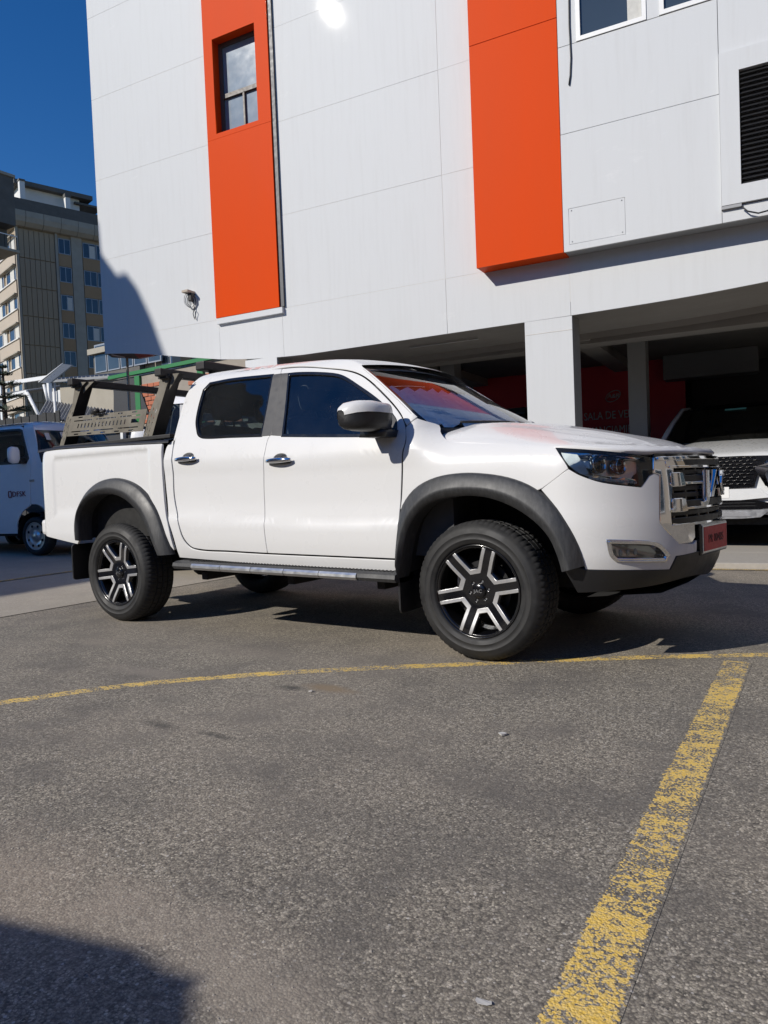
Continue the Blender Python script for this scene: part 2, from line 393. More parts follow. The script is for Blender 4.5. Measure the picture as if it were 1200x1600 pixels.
def inset(p, d):
    """move a closed polygon inwards by d"""
    s = 1 if area2(p) > 0 else -1; n = len(p); out = []
    for i in range(n):
        a = np.array(p[i]) - np.array(p[i - 1]); b = np.array(p[(i + 1) % n]) - np.array(p[i])
        a /= np.linalg.norm(a) + 1e-12; b /= np.linalg.norm(b) + 1e-12
        na = np.array((-a[1], a[0])); nb = np.array((-b[1], b[0])); m = na + nb; m /= max(.5, m @ na) if m @ na > 0 else 1
        out.append(tuple(np.array(p[i]) + s * d * m))
    return out
def rounded(pts, r, k=4):
    """round the corners of a polygon"""
    out = []; n = len(pts)
    for i in range(n):
        p = np.array(pts[i]); a = np.array(pts[i - 1]) - p; b = np.array(pts[(i + 1) % n]) - p
        la, lb = np.linalg.norm(a), np.linalg.norm(b); d = min(r, la * .45, lb * .45)
        A = p + a / la * d; B = p + b / lb * d
        for j in range(k + 1):
            t = j / k; out.append(tuple((1 - t) ** 2 * A + 2 * t * (1 - t) * p + t * t * B))
    return out
def panel(name, outline, mat, parent, surf, holes=(), step=.05, gap=.0025, off=0.0, depth=.02, bev=.0025, world=True, smooth_out=True, osz=.02):
    """a pressed panel: outline and holes in surface coordinates, lifted on to the surface with turned-in edges"""
    out = resample(outline, osz) if smooth_out else list(outline)
    loops = [inset(out, gap)] + [list(h) for h in holes]
    bm = bmesh.new(); es = []
    for lp in loops:
        vs = [bm.verts.new((p[0], p[1], 0)) for p in lp]
        es += [bm.edges.new((vs[i], vs[(i + 1) % len(vs)])) for i in range(len(vs))]
    bmesh.ops.triangle_fill(bm, use_beauty=True, use_dissolve=False, edges=es, normal=(0, 0, 1))
    xs = [v.co.x for v in bm.verts]; ys = [v.co.y for v in bm.verts]
    for ax, lo, hi in ((0, min(xs), max(xs)), (1, min(ys), max(ys))):
        k = int((hi - lo) / step)
        for i in range(1, k + 1):
            c = lo + (hi - lo) * i / (k + 1); co = (c, 0, 0) if ax == 0 else (0, c, 0); no = (1, 0, 0) if ax == 0 else (0, 1, 0)
            bmesh.ops.bisect_plane(bm, geom=bm.verts[:] + bm.edges[:] + bm.faces[:], plane_co=co, plane_no=no, dist=1e-5)
    bm.verts.index_update(); bm.normal_update()
    V = []; NRM = []; F = []; e = 1e-3
    cache = []
    for v in bm.verts:
        s, z = v.co.x, v.co.y
        p = np.array(surf(s, z)); a = (np.array(surf(s + e, z)) - np.array(surf(s - e, z))) / (2 * e); b = (np.array(surf(s, z + e)) - np.array(surf(s, z - e))) / (2 * e)
        n = np.cross(a, b); n /= np.linalg.norm(n) + 1e-12
        cache.append((p, a, b, n)); V.append(p + n * off); NRM.append(n)
    for f in bm.faces:
        ids = [v.index for v in f.verts]
        if f.normal.z < 0: ids = ids[::-1]
        F.append(ids)
    # turned edge
    outw = {}
    bed = [ed for ed in bm.edges if len(ed.link_faces) == 1]
    for ed in bed:
        c = ed.link_faces[0].calc_center_median(); a, b = ed.verts[0].co, ed.verts[1].co
        d = (b - a); nn = Vector((d.y, -d.x, 0))
        if nn.length < 1e-9: continue
        nn.normalize()
        if nn.dot(c - a) > 0: nn = -nn
        for v in ed.verts: outw.setdefault(v.index, Vector((0, 0, 0))); outw[v.index] += nn
    r1 = {}; r2 = {}
    for i, d in outw.items():
        if d.length > 1e-9: d = d.normalized()
        p, a, b, n = cache[i]; o3 = a * d.x + b * d.y; o3 /= np.linalg.norm(o3) + 1e-12
        r1[i] = len(V); V.append(p + n * (off - bev) + o3 * bev); nn = n + o3; NRM.append(nn / np.linalg.norm(nn))
        r2[i] = len(V); V.append(p + n * (off - depth) + o3 * bev); NRM.append(o3)
    for ed in bed:
        f = ed.link_faces[0]; a, b = ed.verts[0].index, ed.verts[1].index
        if a not in r1 or b not in r1: continue
        ids = [v.index for v in f.verts]
        if f.normal.z < 0: ids = ids[::-1]
        k = ids.index(a)
        if ids[(k + 1) % len(ids)] != b: a, b = b, a
        F.append([b, a, r1[a], r1[b]]); F.append([r1[b], r1[a], r2[a], r2[b]])
    bm.free()
    me = bpy.data.meshes.new(name); me.from_pydata([tuple(p) for p in V], [], F)
    me.polygons.foreach_set('use_smooth', [True] * len(me.polygons)); me.materials.append(MATS[mat]); me.update()
    me.normals_split_custom_set_from_vertices([tuple(n) for n in NRM])
    return link(name, me, parent, world)
def mirror_part(o, parent=None):
    """the same part on the other side of the vehicle"""
    me = o.data.copy(); M = np.array([v.co for v in me.vertices]); M[:, 1] *= -1
    me.vertices.foreach_set('co', M.ravel())
    nr = None
    bm = bmesh.new(); bm.from_mesh(me); bmesh.ops.reverse_faces(bm, faces=bm.faces[:]); bm.to_mesh(me); bm.free(); me.update()
    c = link(o.name.split('.')[0], me, parent or o.parent, True)
    for ch in list(o.children): mirror_part(ch, c) if False else _mirror_child(ch, c)
    return c
def _mirror_child(ch, p):
    me = ch.data.copy(); M = np.array([v.co for v in me.vertices]); M[:, 1] *= -1; me.vertices.foreach_set('co', M.ravel())
    bm = bmesh.new(); bm.from_mesh(me); bmesh.ops.reverse_faces(bm, faces=bm.faces[:]); bm.to_mesh(me); bm.free(); me.update()
    link(ch.name.split('.')[0], me, p)

# body surface of the truck: s runs from the tail along the right flank and round the nose, z is height
def _interp(pts):
    xs=[p[0] for p in pts]; ys=[p[1] for p in pts]; n=len(xs)
    d=[(ys[i+1]-ys[i])/(xs[i+1]-xs[i]) for i in range(n-1)]
    m=[d[0]]+[0 if d[i-1]*d[i]<=0 else 2*d[i-1]*d[i]/(d[i-1]+d[i]) for i in range(1,n-1)]+[d[-1]]
    def f(x):
        if x<=xs[0]: return ys[0]+m[0]*(x-xs[0])
        if x>=xs[-1]: return ys[-1]+m[-1]*(x-xs[-1])
        i=0
        while x>xs[i+1]: i+=1
        h=xs[i+1]-xs[i]; t=(x-xs[i])/h; t2=t*t; t3=t2*t
        return (2*t3-3*t2+1)*ys[i]+(t3-2*t2+t)*h*m[i]+(-2*t3+3*t2)*ys[i+1]+(t3-t2)*h*m[i+1]
    return f
W_cab=_interp([(.38,.86),(.48,.905),(.56,.928),(.66,.942),(.725,.945),(.745,.943),(.775,.932),(.80,.927),(.90,.919),(1.05,.921),(1.14,.9275),(1.165,.9275),(1.185,.923),(1.24,.906),(1.30,.882),(1.38,.845),(1.52,.782),(1.66,.722),(1.73,.69),(1.77,.66),(1.80,.615),(1.815,.565)])
W_bed=_interp([(.5,.90),(.6,.925),(.7,.938),(.9,.935),(1.1,.935),(1.25,.932),(1.33,.922),(1.37,.905),(1.39,.88)])
W_fen=_interp([(.38,.87),(.48,.905),(.6,.932),(.73,.940),(.85,.932),(1.0,.928),(1.08,.92),(1.13,.90),(1.17,.87),(1.205,.83),(1.245,.76),(1.28,.66),(1.36,.50)])
XF=_interp([(.38,4.07),(.50,4.125),(.60,4.142),(.72,4.142),(.85,4.138),(1.0,4.128),(1.08,4.112),(1.15,4.06)])
GAPX=_interp([(.4,.745),(.55,.738),(.67,.722),(.844,.675),(1.05,.655),(1.4,.652)])
def _sm(t): t=min(1,max(0,t)); return t*t*(3-2*t)
def halfw(x,z):
    if x<GAPX(z): return W_bed(z)
    k=_sm((x-2.70)/.28)
    zc=z-.035*max(0,2.0-x)
    if k==0: return W_cab(zc)
    q=.24*_sm((x-2.95)/.9)   # the fender top falls towards the nose
    f=W_fen(z*(1+q)-.95*q if z>.95 else z)
    return W_cab(zc)*(1-k)+f*k
X0=3.56
def body(s,z):
    if s<-.80:
        t=min(1,(-.80-s)/.24)*math.pi/2
        return np.array([-.80-.15*math.sin(t), -(halfw(-.8,z)-.15*(1-math.cos(t))), z])
    if s<=X0: return np.array([s,-halfw(s,z),z])
    st=.0*_sm((s-3.66)/.18)*(1-_sm((z-.672)/.022))*_sm((z-.45)/.06)
    a=XF(z)-X0-st; th=(s-X0)/.94*math.pi/2
    return np.array([X0+a*math.sin(th), -(halfw(X0,z)-st)*math.cos(th), z])


# ================================================================== ground
def struct(o): o['kind'] = 'structure'; return o
def sheet(name, pts, z, mat, uv=None):
    m = MB(); m.add([(x, y, z) for x, y in pts], [tuple(range(len(pts)))]); return struct(m.build(name, mat))
def build_ground():
    # asphalt: fine grid around the viewer for its undulation, coarse to the horizon
    xs = sorted(set([-900, -300, -120, -60, -30, -16, -10] + list(np.arange(-7, 8.01, .25)) + [10, 16, 30, 60, 120, 300, 900]))
    ys = sorted(set([-900, -300, -120, -60, -30, -16, -10] + list(np.arange(-6, 4.01, .25)) + [6, 10, 16, 30, 60, 120, 300, 900]))
    V = [(x, y, 0.0) for x in xs for y in ys]; n = len(ys)
    F = [(i * n + j, (i + 1) * n + j, (i + 1) * n + j + 1, i * n + j + 1) for i in range(len(xs) - 1) for j in range(n - 1)]
    struct(MB().add(V, F, True).build('asphalt_ground', 'asphalt'))
    # concrete apron beyond the tail of the truck, rising gently
    rows = [[(x, y, .005 + .10 * max(0, (-1.6 - x) / 4.4) ** 1.1) for y in (-14, -4, 0, 3.4, 9)] for x in (-1.19, -1.6, -2.6, -4, -6, -9, -12)]
    rows = [[(x + .03 * math.sin(3 * y), y, z) for x, y, z in r] for r in rows]
    struct(MB().loft(rows).build('concrete_apron', 'concrete_apron'))
def ribbon(name, pts, w, z, closed=False):
    """painted line with its own across/along coordinates"""
    P = [Vector((x, y, 0)) for x, y in pts]; V = []; F = []; U = []; L = 0
    for i, p in enumerate(P):
        d = (P[min(i + 1, len(P) - 1)] - P[max(0, i - 1)]).normalized(); q = Vector((-d.y, d.x, 0)); ww = w[i] if isinstance(w, list) else w
        zz = z(p.x, p.y) if callable(z) else z
        V += [tuple(p + q * ww / 2 + Vector((0, 0, zz))), tuple(p - q * ww / 2 + Vector((0, 0, zz)))]
        if i: L += (p - P[i - 1]).length
        U += [(0, L), (1, L)]
        if i: F.append((2 * i - 2, 2 * i - 1, 2 * i + 1, 2 * i))
    me = bpy.data.meshes.new(name); me.from_pydata(V, [], F); uv = me.uv_layers.new(name='UVMap')
    for lp in me.loops: uv.data[lp.index].uv = U[lp.vertex_index]
    me.materials.append(MATS['road_paint']); me.update(); bm = bmesh.new(); bm.from_mesh(me); bmesh.ops.recalc_face_normals(bm, faces=bm.faces[:])
    if bm.faces[0].normal.z < 0: bmesh.ops.reverse_faces(bm, faces=bm.faces[:])
    bm.to_mesh(me); bm.free()
    o = link(name, me); return struct(o)
def build_lines():
    a = [(1.366,-2.560),(1.685,-2.070),(2.146,-1.616),(2.684,-1.203),(3.039,-0.964),(3.461,-0.670),(3.891,-0.397),(4.179,-0.236),(4.392,-0.116)]
    d = np.array(a[-1]) - np.array(a[-2]); a.append(tuple(np.array(a[-1]) + d / np.linalg.norm(d) * 3.0)); d0 = np.array(a[0]) - np.array(a[1]); a.insert(0, tuple(np.array(a[0]) + d0 / np.linalg.norm(d0) * 2.5))
    ribbon('yellow_line', [tuple(p) for p in arcs_xy(a, 60)], .100, .0006)
    b = [(4.276,-0.352),(4.321,-1.217),(4.372,-2.212),(4.406,-2.765),(4.433,-3.181)]; e = [(4.203,-0.385),(4.348,-0.319),(4.366,-3.221),(4.500,-3.141)]
    b0 = np.array(b[0]); b4 = np.array(b[-1]); d = (b4 - b0) / np.linalg.norm(b4 - b0)
    ribbon('yellow_line', [tuple(b0 - d * .02), tuple((b0 * 2 + b4) / 3), tuple((b0 + b4 * 2) / 3), tuple(b4), tuple(b4 + d * 2.5)], .140, .0013)
    ap = lambda x, y: .012 + .10 * max(0, (-1.6 - x) / 4.4) ** 1.1
    ribbon('yellow_line', [(-3.50, -6.0), (-3.50, 0.0), (-3.56, 1.0), (-3.60, 3.2)], .09, ap)
    k = FAC_M @ Vector((-6, -.63, 0)); l = FAC_M @ Vector((9, -.63, 0))
    ribbon('yellow_line', [(k.x, k.y), ((k.x + l.x) / 2, (k.y + l.y) / 2), (l.x, l.y)], .09, .006)
def arcs_xy(pts, n):
    P = np.array(resample(pts, .05, False), float); d = np.r_[0, np.cumsum(np.linalg.norm(np.diff(P, axis=0), axis=1))]
    q = np.linspace(0, d[-1], n); return np.stack([np.interp(q, d, P[:, k]) for k in range(2)], 1)

# ================================================================== the showroom building
FAC_LOC = (-0.4016, 3.6904, 0); FAC_RZ = 0.10841
FAC_M = Matrix.Translation(FAC_LOC) @ Matrix.Rotation(FAC_RZ, 4, 'Z')
rng = random.Random(7)
def slab(pts, y0, y1, name, mat, root, wob=.0015):
    """a facade panel: polygon in (along, height), front face at y0, back at y1"""
    dy = [rng.uniform(-wob, wob) for _ in range(2)]
    a = [p[0] for p in pts]; lo, hi = min(a), max(a); zs = [p[1] for p in pts]; zl, zh = min(zs), max(zs)
    fy = lambda s, z: y0 + dy[0] * (s - lo) / (hi - lo + 1e-6) + dy[1] * (z - zl) / (zh - zl + 1e-6)
    m = MB(); m.prism(pts, lambda s, z: (s, fy(s, z), z), lambda s, z: (s, y1, z)); return m.build(name, mat, root)
def framed(pts, holes, y0, y1, name, mat, root):
    """panel with openings"""
    def sf(s, z): return np.array((s, y0, z))
    return panel(name, pts, mat, root, sf, holes=holes, gap=0, depth=y1 - y0, bev=.002, world=False, smooth_out=False, step=.6)
def rect(s0, s1, z0, z1): return [(s0, z0), (s1, z0), (s1, z1), (s0, z1)]
def build_showroom():
    b = empty('showroom_building', FAC_LOC, FAC_RZ, 'large white panelled building with two vertical orange strips above an open ground floor', 'building')
    g = .0022
    bot = _interp([(-5.2, 3.30), (-4.6, 3.235), (-3.9, 3.12), (-3.2, 3.0), (-2.8, 2.935), (-2.0, 2.86), (-1.27, 2.83), (1.84, 2.842), (2.4, 2.845), (3.4, 2.86), (4.4, 2.905), (5.5, 2.99), (9, 3.02)])
    rows = [3.515, 4.79, 6.07, 7.35, 8.63, 9.95]
    # joints: sealant sheet behind the panels
    jb = MB(); jb.box(-5.19, -2.75, .002, .05, 3.54, 9.9); jb.box(-1.70, 9.5, .002, .05, 3.54, 9.9); jb.box(-2.4, 9.5, .002, .05, 3.0, 3.538); jb.box(-5.15, -2.4, .002, .05, 3.33, 3.538); jb.build('joint_backing', 'joint_sealant', b)
    for i in range(5):
        for s0, s1 in ((-5.2, -2.80), (-1.66, .83), (.83, 1.345)):
            slab(rect(s0 + g, s1 - g, rows[i] + g, rows[i + 1] - g), 0, .03, 'facade_panel', 'facade_white', b)
    for s0, s1 in ((-5.2, -2.80), (-2.80, -1.66), (-1.66, .83), (.83, 2.37), (2.37, 4.6), (4.6, 6.9), (6.9, 9.5)):
        ss = np.linspace(s0 + g, s1 - g, 9); slab([(s, bot(s)) for s in ss] + [(s1 - g, 3.515 - g), (s0 + g, 3.515 - g)], 0, .03, 'fascia_panel', 'facade_white', b)
    # left orange strip, standing 6 cm proud
    strip = framed(rect(-2.80, -1.665, 6.083, 9.95), [rect(-2.64, -1.88, 6.15, 7.49)], -.06, -.03, 'orange_panel', 'facade_orange', b)
    slab(rect(-2.80, -1.665, 3.525, 6.077), -.06, -.03, 'orange_panel', 'facade_orange', b)
    MB().box(-2.80, -1.62, -.055, .03, 3.44, 3.52).build('strip_sill', 'facade_white', b)
    MB().box(-1.662, -1.60, -.035, .03, 3.53, 9.95).build('strip_return', 'strip_return_shaded', b)
    MB().box(-2.80, -2.66, -.03, .20, 6.1, 9.95).box(-1.86, -1.665, -.03, .20, 6.1, 9.95).box(-2.66, -1.86, -.03, .20, 7.50, 9.95).box(-2.80, -1.665, -.03, .02, 3.53, 6.14).build('strip_core', 'facade_orange', b)
    w = MB(); w.box(-2.66, -2.60, .10, .16, 6.14, 7.50).box(-1.92, -1.86, .10, .16, 6.14, 7.50).box(-2.60, -1.92, .10, .16, 7.44, 7.50).box(-2.60, -1.92, .10, .16, 6.14, 6.19).box(-2.60, -1.92, .085, .16, 6.70, 6.76)
    w = w.build('window', 'frame_bronze', b)
    MB().box(-2.245, -2.215, .09, .15, 6.19, 6.70).build('window_mullion', 'frame_bronze', w)
    for s0, s1, z0, z1 in ((-2.60, -1.92, 6.76, 7.44), (-2.60, -2.245, 6.19, 6.70), (-2.215, -1.92, 6.19, 6.70)):
        MB().box(s0, s1, .125, .131, z0, z1).build('pane', 'window_sky_film', w)
    # right volume standing 25 cm proud, its orange end first
    Y = -.25
    slab(rect(1.335, 2.368, 3.50, 4.786 + 1.284), Y, Y + .03, 'orange_panel', 'facade_orange', b)
    slab(rect(1.335, 2.368, 6.078, 9.95), Y, Y + .03, 'orange_panel', 'facade_orange', b)
    MB().box(1.337, 2.372, Y + .03, .01, 3.502, 9.95).build('strip_box', 'facade_orange', b)
    MB().box(2.372, 9.5, Y + .03, .01, 3.512, 9.95).build('volume_core', 'facade_return', b)
    for s0, s1 in ((2.376, 3.985), ):
        framed(rect(s0, s1, 3.502, 4.786), [rect(2.435, 3.045, 3.57, 3.968)], Y, Y + .03, 'facade_panel', 'facade_white', b)
        slab(rect(s0, s1, 4.794, 5.735), Y, Y + .03, 'facade_panel', 'facade_white', b)
    h = slab(rect(2.440, 3.040, 3.575, 3.963), Y + .001, Y + .02, 'service_hatch', 'facade_white', b)
    for s, z in ((2.47, 3.94), (3.01, 3.94), (2.47, 3.60), (3.01, 3.60)):
        m = MB(); m.loft([[(s + r * math.cos(t), Y + .001 - d, z + r * math.sin(t)) for t in (2 * math.pi * j / 8 for j in range(8))] for r, d in ((.008, 0), (.006, .004), (.0005, .005))], True); m.build('hatch_screw', 'aluminium', h)
    slab(rect(3.991, 9.5, 3.502, 3.65), Y, Y + .03, 'facade_panel', 'facade_white', b)
    slab(rect(3.991, 5.9, 5.178, 5.735), Y, Y + .03, 'facade_panel', 'facade_white', b)
    slab(rect(5.9, 9.5, 3.658, 5.735), Y, Y + .03, 'facade_panel', 'facade_white', b)
    # upper windows
    s = 2.376
    for s0, s1 in ((2.58, 3.31), (3.44, 4.20), (4.33, 5.09), (5.22, 5.98)):
        slab(rect(s, s0 - .002, 5.743, 7.35), Y, Y + .03, 'facade_panel', 'facade_white', b); s = s1 + .002
        w = MB(); z0, z1 = 5.745, 7.1
        w.box(s0, s0 + .045, Y - .012, Y + .06, z0, z1).box(s1 - .045, s1, Y - .012, Y + .06, z0, z1).box(s0 + .045, s1 - .045, Y - .012, Y + .06, z0, z0 + .045).box(s0 + .045, s1 - .045, Y - .012, Y + .06, z1 - .045, z1)
        w = w.build('window', 'white_metal', b); mid = (s0 + s1) / 2
        MB().box(s0 + .045, s1 - .045, Y + .018, Y + .026, z0 + .045, z1 - .045).build('pane', 'window_glass', w)
        MB().box(s1 - .19, s1 - .05, Y + .010, Y + .016, z0 + .045, z1 - .045).build('blind', 'curtain', w)
        slab(rect(s0 - .002, s1 + .002, 7.104, 7.35), Y, Y + .03, 'facade_panel', 'facade_white', b)
    slab(rect(s, 9.5, 5.743, 7.35), Y, Y + .03, 'facade_panel', 'facade_white', b)
    for i in (3, 4):
        for s0, s1 in ((2.376, 4.8), (4.8, 7.2), (7.2, 9.5)): slab(rect(s0 + g, s1 - g, rows[i] + g, rows[i + 1] - g), Y, Y + .03, 'facade_panel', 'facade_white', b)
    # louvred vent with a raised white surround
    lv = MB(); y0 = Y - .035
    lv.box(3.99, 4.17, y0, Y + .02, 3.66, 5.17).box(5.72, 5.895, y0, Y + .02, 3.66, 5.17).box(4.17, 5.72, y0, Y + .02, 3.66, 3.84).box(4.17, 5.72, y0, Y + .02, 4.965, 5.17)
    lv = lv.build('vent_surround', 'facade_white', b)
    MB().box(4.17, 5.72, Y + .03, Y + .035, 3.84, 4.965).build('vent_back', 'louver_black', lv)
    for k in range(24):
        z = 3.845 + k * (1.12 / 24); MB().add([(4.172, Y - .02, z), (5.718, Y - .02, z), (5.718, Y + .025, z + .038), (4.172, Y + .025, z + .038), (4.172, Y - .017, z + .006), (5.718, Y - .017, z + .006), (5.718, Y + .028, z + .044), (4.172, Y + .028, z + .044)], [(0, 1, 2, 3), (7, 6, 5, 4), (0, 4, 5, 1), (2, 6, 7, 3)]).build('slat', 'louver_black', lv)
    MB().box(3.985, 4.17, Y - .033, Y - .002, 3.625, 3.655).build('vent_foot', 'facade_return', lv)
    # bulk of the building behind the panels, roof and parapet
    bk = MB(); bk.box(-5.18, -2.4, .25, 9.0, 3.76, 9.9).box(-2.4, 9.5, .25, 9.0, 3.35, 9.9); bk.build('upper_storeys', 'pillar_white', b)
    MB().box(-5.25, 9.6, -.02, 9.05, 9.96, 10.1).build('parapet', 'pillar_white', b)
    # soffit behind the fascia and the lower ceiling further in
    sf = MB(); rows_ = []
    for s_ in np.linspace(-5.16, 9.5, 40): rows_.append([(s_, .031, max(bot(s_) + .004, 3.74 if s_ < -2.2 else 0)), (s_, 1.5, bot(s_) + .06 if s_ > -2.2 else 3.74), (s_, 1.52, 3.75 if s_ < -2.2 else bot(s_) - .02)])
    sf.loft(rows_, False, False); sf.build('soffit', 'soffit', b)
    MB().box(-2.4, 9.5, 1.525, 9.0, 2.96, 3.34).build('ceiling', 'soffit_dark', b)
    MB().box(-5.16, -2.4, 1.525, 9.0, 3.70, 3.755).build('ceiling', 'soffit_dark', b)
    for s_ in (-.6, 2.1, 4.7): MB().box(s_ - .15, s_ + .15, 1.53, 8.0, 2.82, 2.958).build('ceiling_beam', 'soffit', b)
    MB().box(-2.3, 9.4, 1.60, 1.95, 2.78, 2.955).build('ceiling_beam', 'soffit', b)
    # pillars
    for s0 in (1.82, 6.6, -2.35):
        p = MB().box(s0 + .004, s0 + .556, .031, .40, .06, 2.86 if s0 > 0 else 2.9).build('pillar', 'pillar_grey', b)
        MB().box(s0, s0 + .56, 0.001, .030, .06, bot(s0 + .28) - .003).build('pillar_cladding', 'facade_white', p)
        MB().box(s0 - .001, s0 + .561, -.002, .0005, bot(s0) - .16, bot(s0) - .155).build('cladding_joint', 'joint_sealant', p)
    for s0, d0 in ((2.56, 2.6), (-.4, 2.6), (5.4, 2.6)): MB().box(s0, s0 + .25, d0, d0 + .3, .06, 2.96).build('column', 'pillar_grey', b)
    # interior: red feature wall, dark shop front, hanging grey bulkhead
    MB().box(.9, 3.1, 5.0, 5.1, .06, 2.958).build('red_wall', 'wall_red', b)
    MB().box(-.75, .88, 5.05, 5.15, 2.35, 2.958).build('red_wall', 'wall_red', b)
    MB().box(-.75, .88, 5.08, 5.12, .06, 2.35).build('shop_window', 'glass_suv', b)
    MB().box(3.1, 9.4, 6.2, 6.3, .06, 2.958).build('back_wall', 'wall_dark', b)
    MB().box(-2.4, -.75, 5.0, 5.1, .06, 2.958).build('back_wall', 'wall_grey', b)
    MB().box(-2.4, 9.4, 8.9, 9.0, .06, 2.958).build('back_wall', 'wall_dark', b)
    MB().box(9.40, 9.5, .4, 9.0, .06, 2.958).build('back_wall', 'wall_grey', b)
    MB().bbox(2.80, 4.23, 4.6, 5.0, 2.55, 2.955, .01).build('bulkhead', 'wall_grey', b)
    tx = [(1.366,2.076),(2.172,2.047),(1.357,1.798),(2.164,1.776),(1.907,2.398)]
    for txt, cz, x0, x1 in (('SALA DE VENTAS', (tx[0][1] + tx[1][1]) / 2, 1.385, 2.52), ('FINANCIAMIENTO', (tx[2][1] + tx[3][1]) / 2 + .01, 1.345, 2.52)):
        v, f = text_mesh(txt, .20, .004); a = [p[0] for p in v]; k = (x1 - x0) / (max(a) - min(a))
        MB().add([(x0 + (p[0] - min(a)) * k, 4.99 - p[2], cz + p[1] * .98) for p in v], f).build('wall_lettering', 'sign_grey', b)
    cx, cz = tx[4]
    lg = MB(); pts = []
    for k in range(41):
        t = 2 * math.pi * k / 40; x, z = .135 * math.cos(t), .085 * math.sin(t); a = R(28); pts.append((cx + x * math.cos(a) - z * math.sin(a), 4.985, cz + x * math.sin(a) + z * math.cos(a)))
    lg.tube(pts, .007, 5, False); v, f = text_mesh('A&R', .105, .004, 0, .9, .2); lg.add([(cx + p[0] * 1.15, 4.985 - p[2], cz + p[1]) for p in v], f); lg.build('wall_emblem', 'sign_grey', b)
    st = MB().box(.3, .305, 1.51, 1.52, 2.8, 2.81)
    return b
def build_sidewalk():
    sw = MB(); sw.box(-6.2, 9.6, -.58, 9.0, 0.0, .055); o = sw.build('sidewalk', 'sidewalk'); o.matrix_basis = FAC_M.copy(); struct(o)
    # paving slabs along the kerb
    mesh = None
    for i in range(11):
        for j in range(2):
            s0 = -6.15 + i * 1.42; d0 = -.575 + j * 1.10
            m = MB().bbox(s0 + .006, s0 + 1.414, d0 + .006, d0 + 1.094, .02, .062, .006)
            p = m.build('paving_slab', 'sidewalk', o)
def build_street():
    """houses across the street beyond the nose of the truck: they show in its chrome"""
    cols = (('render_tan', 7.5), ('brick_red', 6.2), ('render_cream', 8.4), ('concrete_panel', 6.8), ('render_tan', 9.0))
    labs = ('tan two-storey house across the street', 'red brick house across the street', 'cream three-storey house across the street', 'grey concrete house across the street', 'tall tan corner house across the street')
    y = -16.0
    for k, (mat, h) in enumerate(cols):
        w = 7.2 + .6 * (k % 3); x0 = 15.5 + .4 * (k % 2)
        b = empty('street_house', (x0 + 4, y + w / 2, 0), 0, labs[k], 'house', 'houses across the street')
        MB().box(x0, x0 + 8, y + .02, y + w - .02, 0, h).build('wall', mat, b, True)
        MB().box(x0 - .35, x0 + 8.2, y + .01, y + w - .01, h, h + .3).build('roof', 'concrete_roof', b, True)
        for i in range(3):
            yy = y + .9 + i * (w - 1.0) / 3
            for z in (1.0, 4.0):
                o = MB().box(x0 - .06, x0 + .02, yy, yy + 1.4, z, z + 1.5).build('window', 'white_metal', b, True); MB().box(x0 - .07, x0 - .062, yy + .08, yy + 1.32, z + .08, z + 1.42).build('pane', 'window_glass', o)
        y += w
    cols = (('render_cream', 6.5), ('concrete_grey', 8.2), ('render_pink', 7.0), ('render_tan', 8.8), ('render_white', 6.4))  # unseen second row, added to cut sky light, deepen shadows and give reflections
    labs = ('unseen cream house added behind the viewer', 'unseen grey house added behind the viewer', 'unseen pink house added behind the viewer', 'unseen tan house added behind the viewer', 'unseen white house added behind the viewer')
    x = -9.0
    for k, (mat, h) in enumerate(cols):
        w = 7.0 + .5 * (k % 3); y0 = -27.0 - .4 * (k % 2)
        b = empty('street_house', (x + w / 2, y0 - 4, 0), 0, labs[k], 'house', 'houses across the street')  # unseen house, added to cut sky light and give reflections
        MB().box(x + .02, x + w - .02, y0 - 8, y0, 0, h).build('wall', mat, b, True)
        MB().box(x + .01, x + w - .01, y0 - 8.2, y0 + .35, h, h + .3).build('roof', 'concrete_roof', b, True)
        for i in range(3):
            xx = x + .9 + i * (w - 1.0) / 3
            for z in (1.0, 4.0):
                o = MB().box(xx, xx + 1.4, y0 - .02, y0 + .06, z, z + 1.5).build('window', 'white_metal', b, True); MB().box(xx + .08, xx + 1.32, y0 + .062, y0 + .07, z + .08, z + 1.42).build('pane', 'window_glass', o)
        x += w
def build_neighbour():
    """the house on the left, outside the picture, whose roof line shades the end of the facade"""
    n = empty('neighbour_house', tuple(FAC_M @ Vector((-14, -14, 0))), FAC_RZ, 'plain rendered house with a stepped roof line left of the yard', 'building')
    M = FAC_M; prof = [(8.5, 0), (8.5, 12.15), (9.4, 12.15), (9.4, 12.62), (9.95, 12.62), (10.0, 12.16), (10.55, 12.16), (10.9, 12.42), (11.3, 12.42), (11.75, 12.24), (12.15, 11.95), (12.6, 11.4), (13.4, 10.85), (14.5, 10.70), (30, 10.70), (30, 0)]
    m = MB(); m.prism(prof, lambda t, z: tuple(M @ Vector((-11.0, -t, z))), lambda t, z: tuple(M @ Vector((-21.0, -t, z)))); m.build('house_wall', 'render_cream', n, True)
    for i in range(3):
        for j in range(5):
            t = 10.5 + j * 3.6; z = 1.4 + i * 3.0
            w = MB(); q = [tuple(M @ Vector((-10.97, -t - a, z + c))) for a, c in ((0, 0), (1.5, 0), (1.5, 1.4), (0, 1.4))]; q2 = [tuple(M @ Vector((-11.05, -t - a, z + c))) for a, c in ((0, 0), (1.5, 0), (1.5, 1.4), (0, 1.4))]
            w.add(q + q2, [(0, 1, 2, 3), (4, 7, 6, 5), (0, 4, 5, 1), (1, 5, 6, 2), (2, 6, 7, 3), (3, 7, 4, 0)]); w.build('window', 'window_glass', n, True)
build_ground(); build_lines(); build_sidewalk(); build_showroom(); build_neighbour(); build_street()

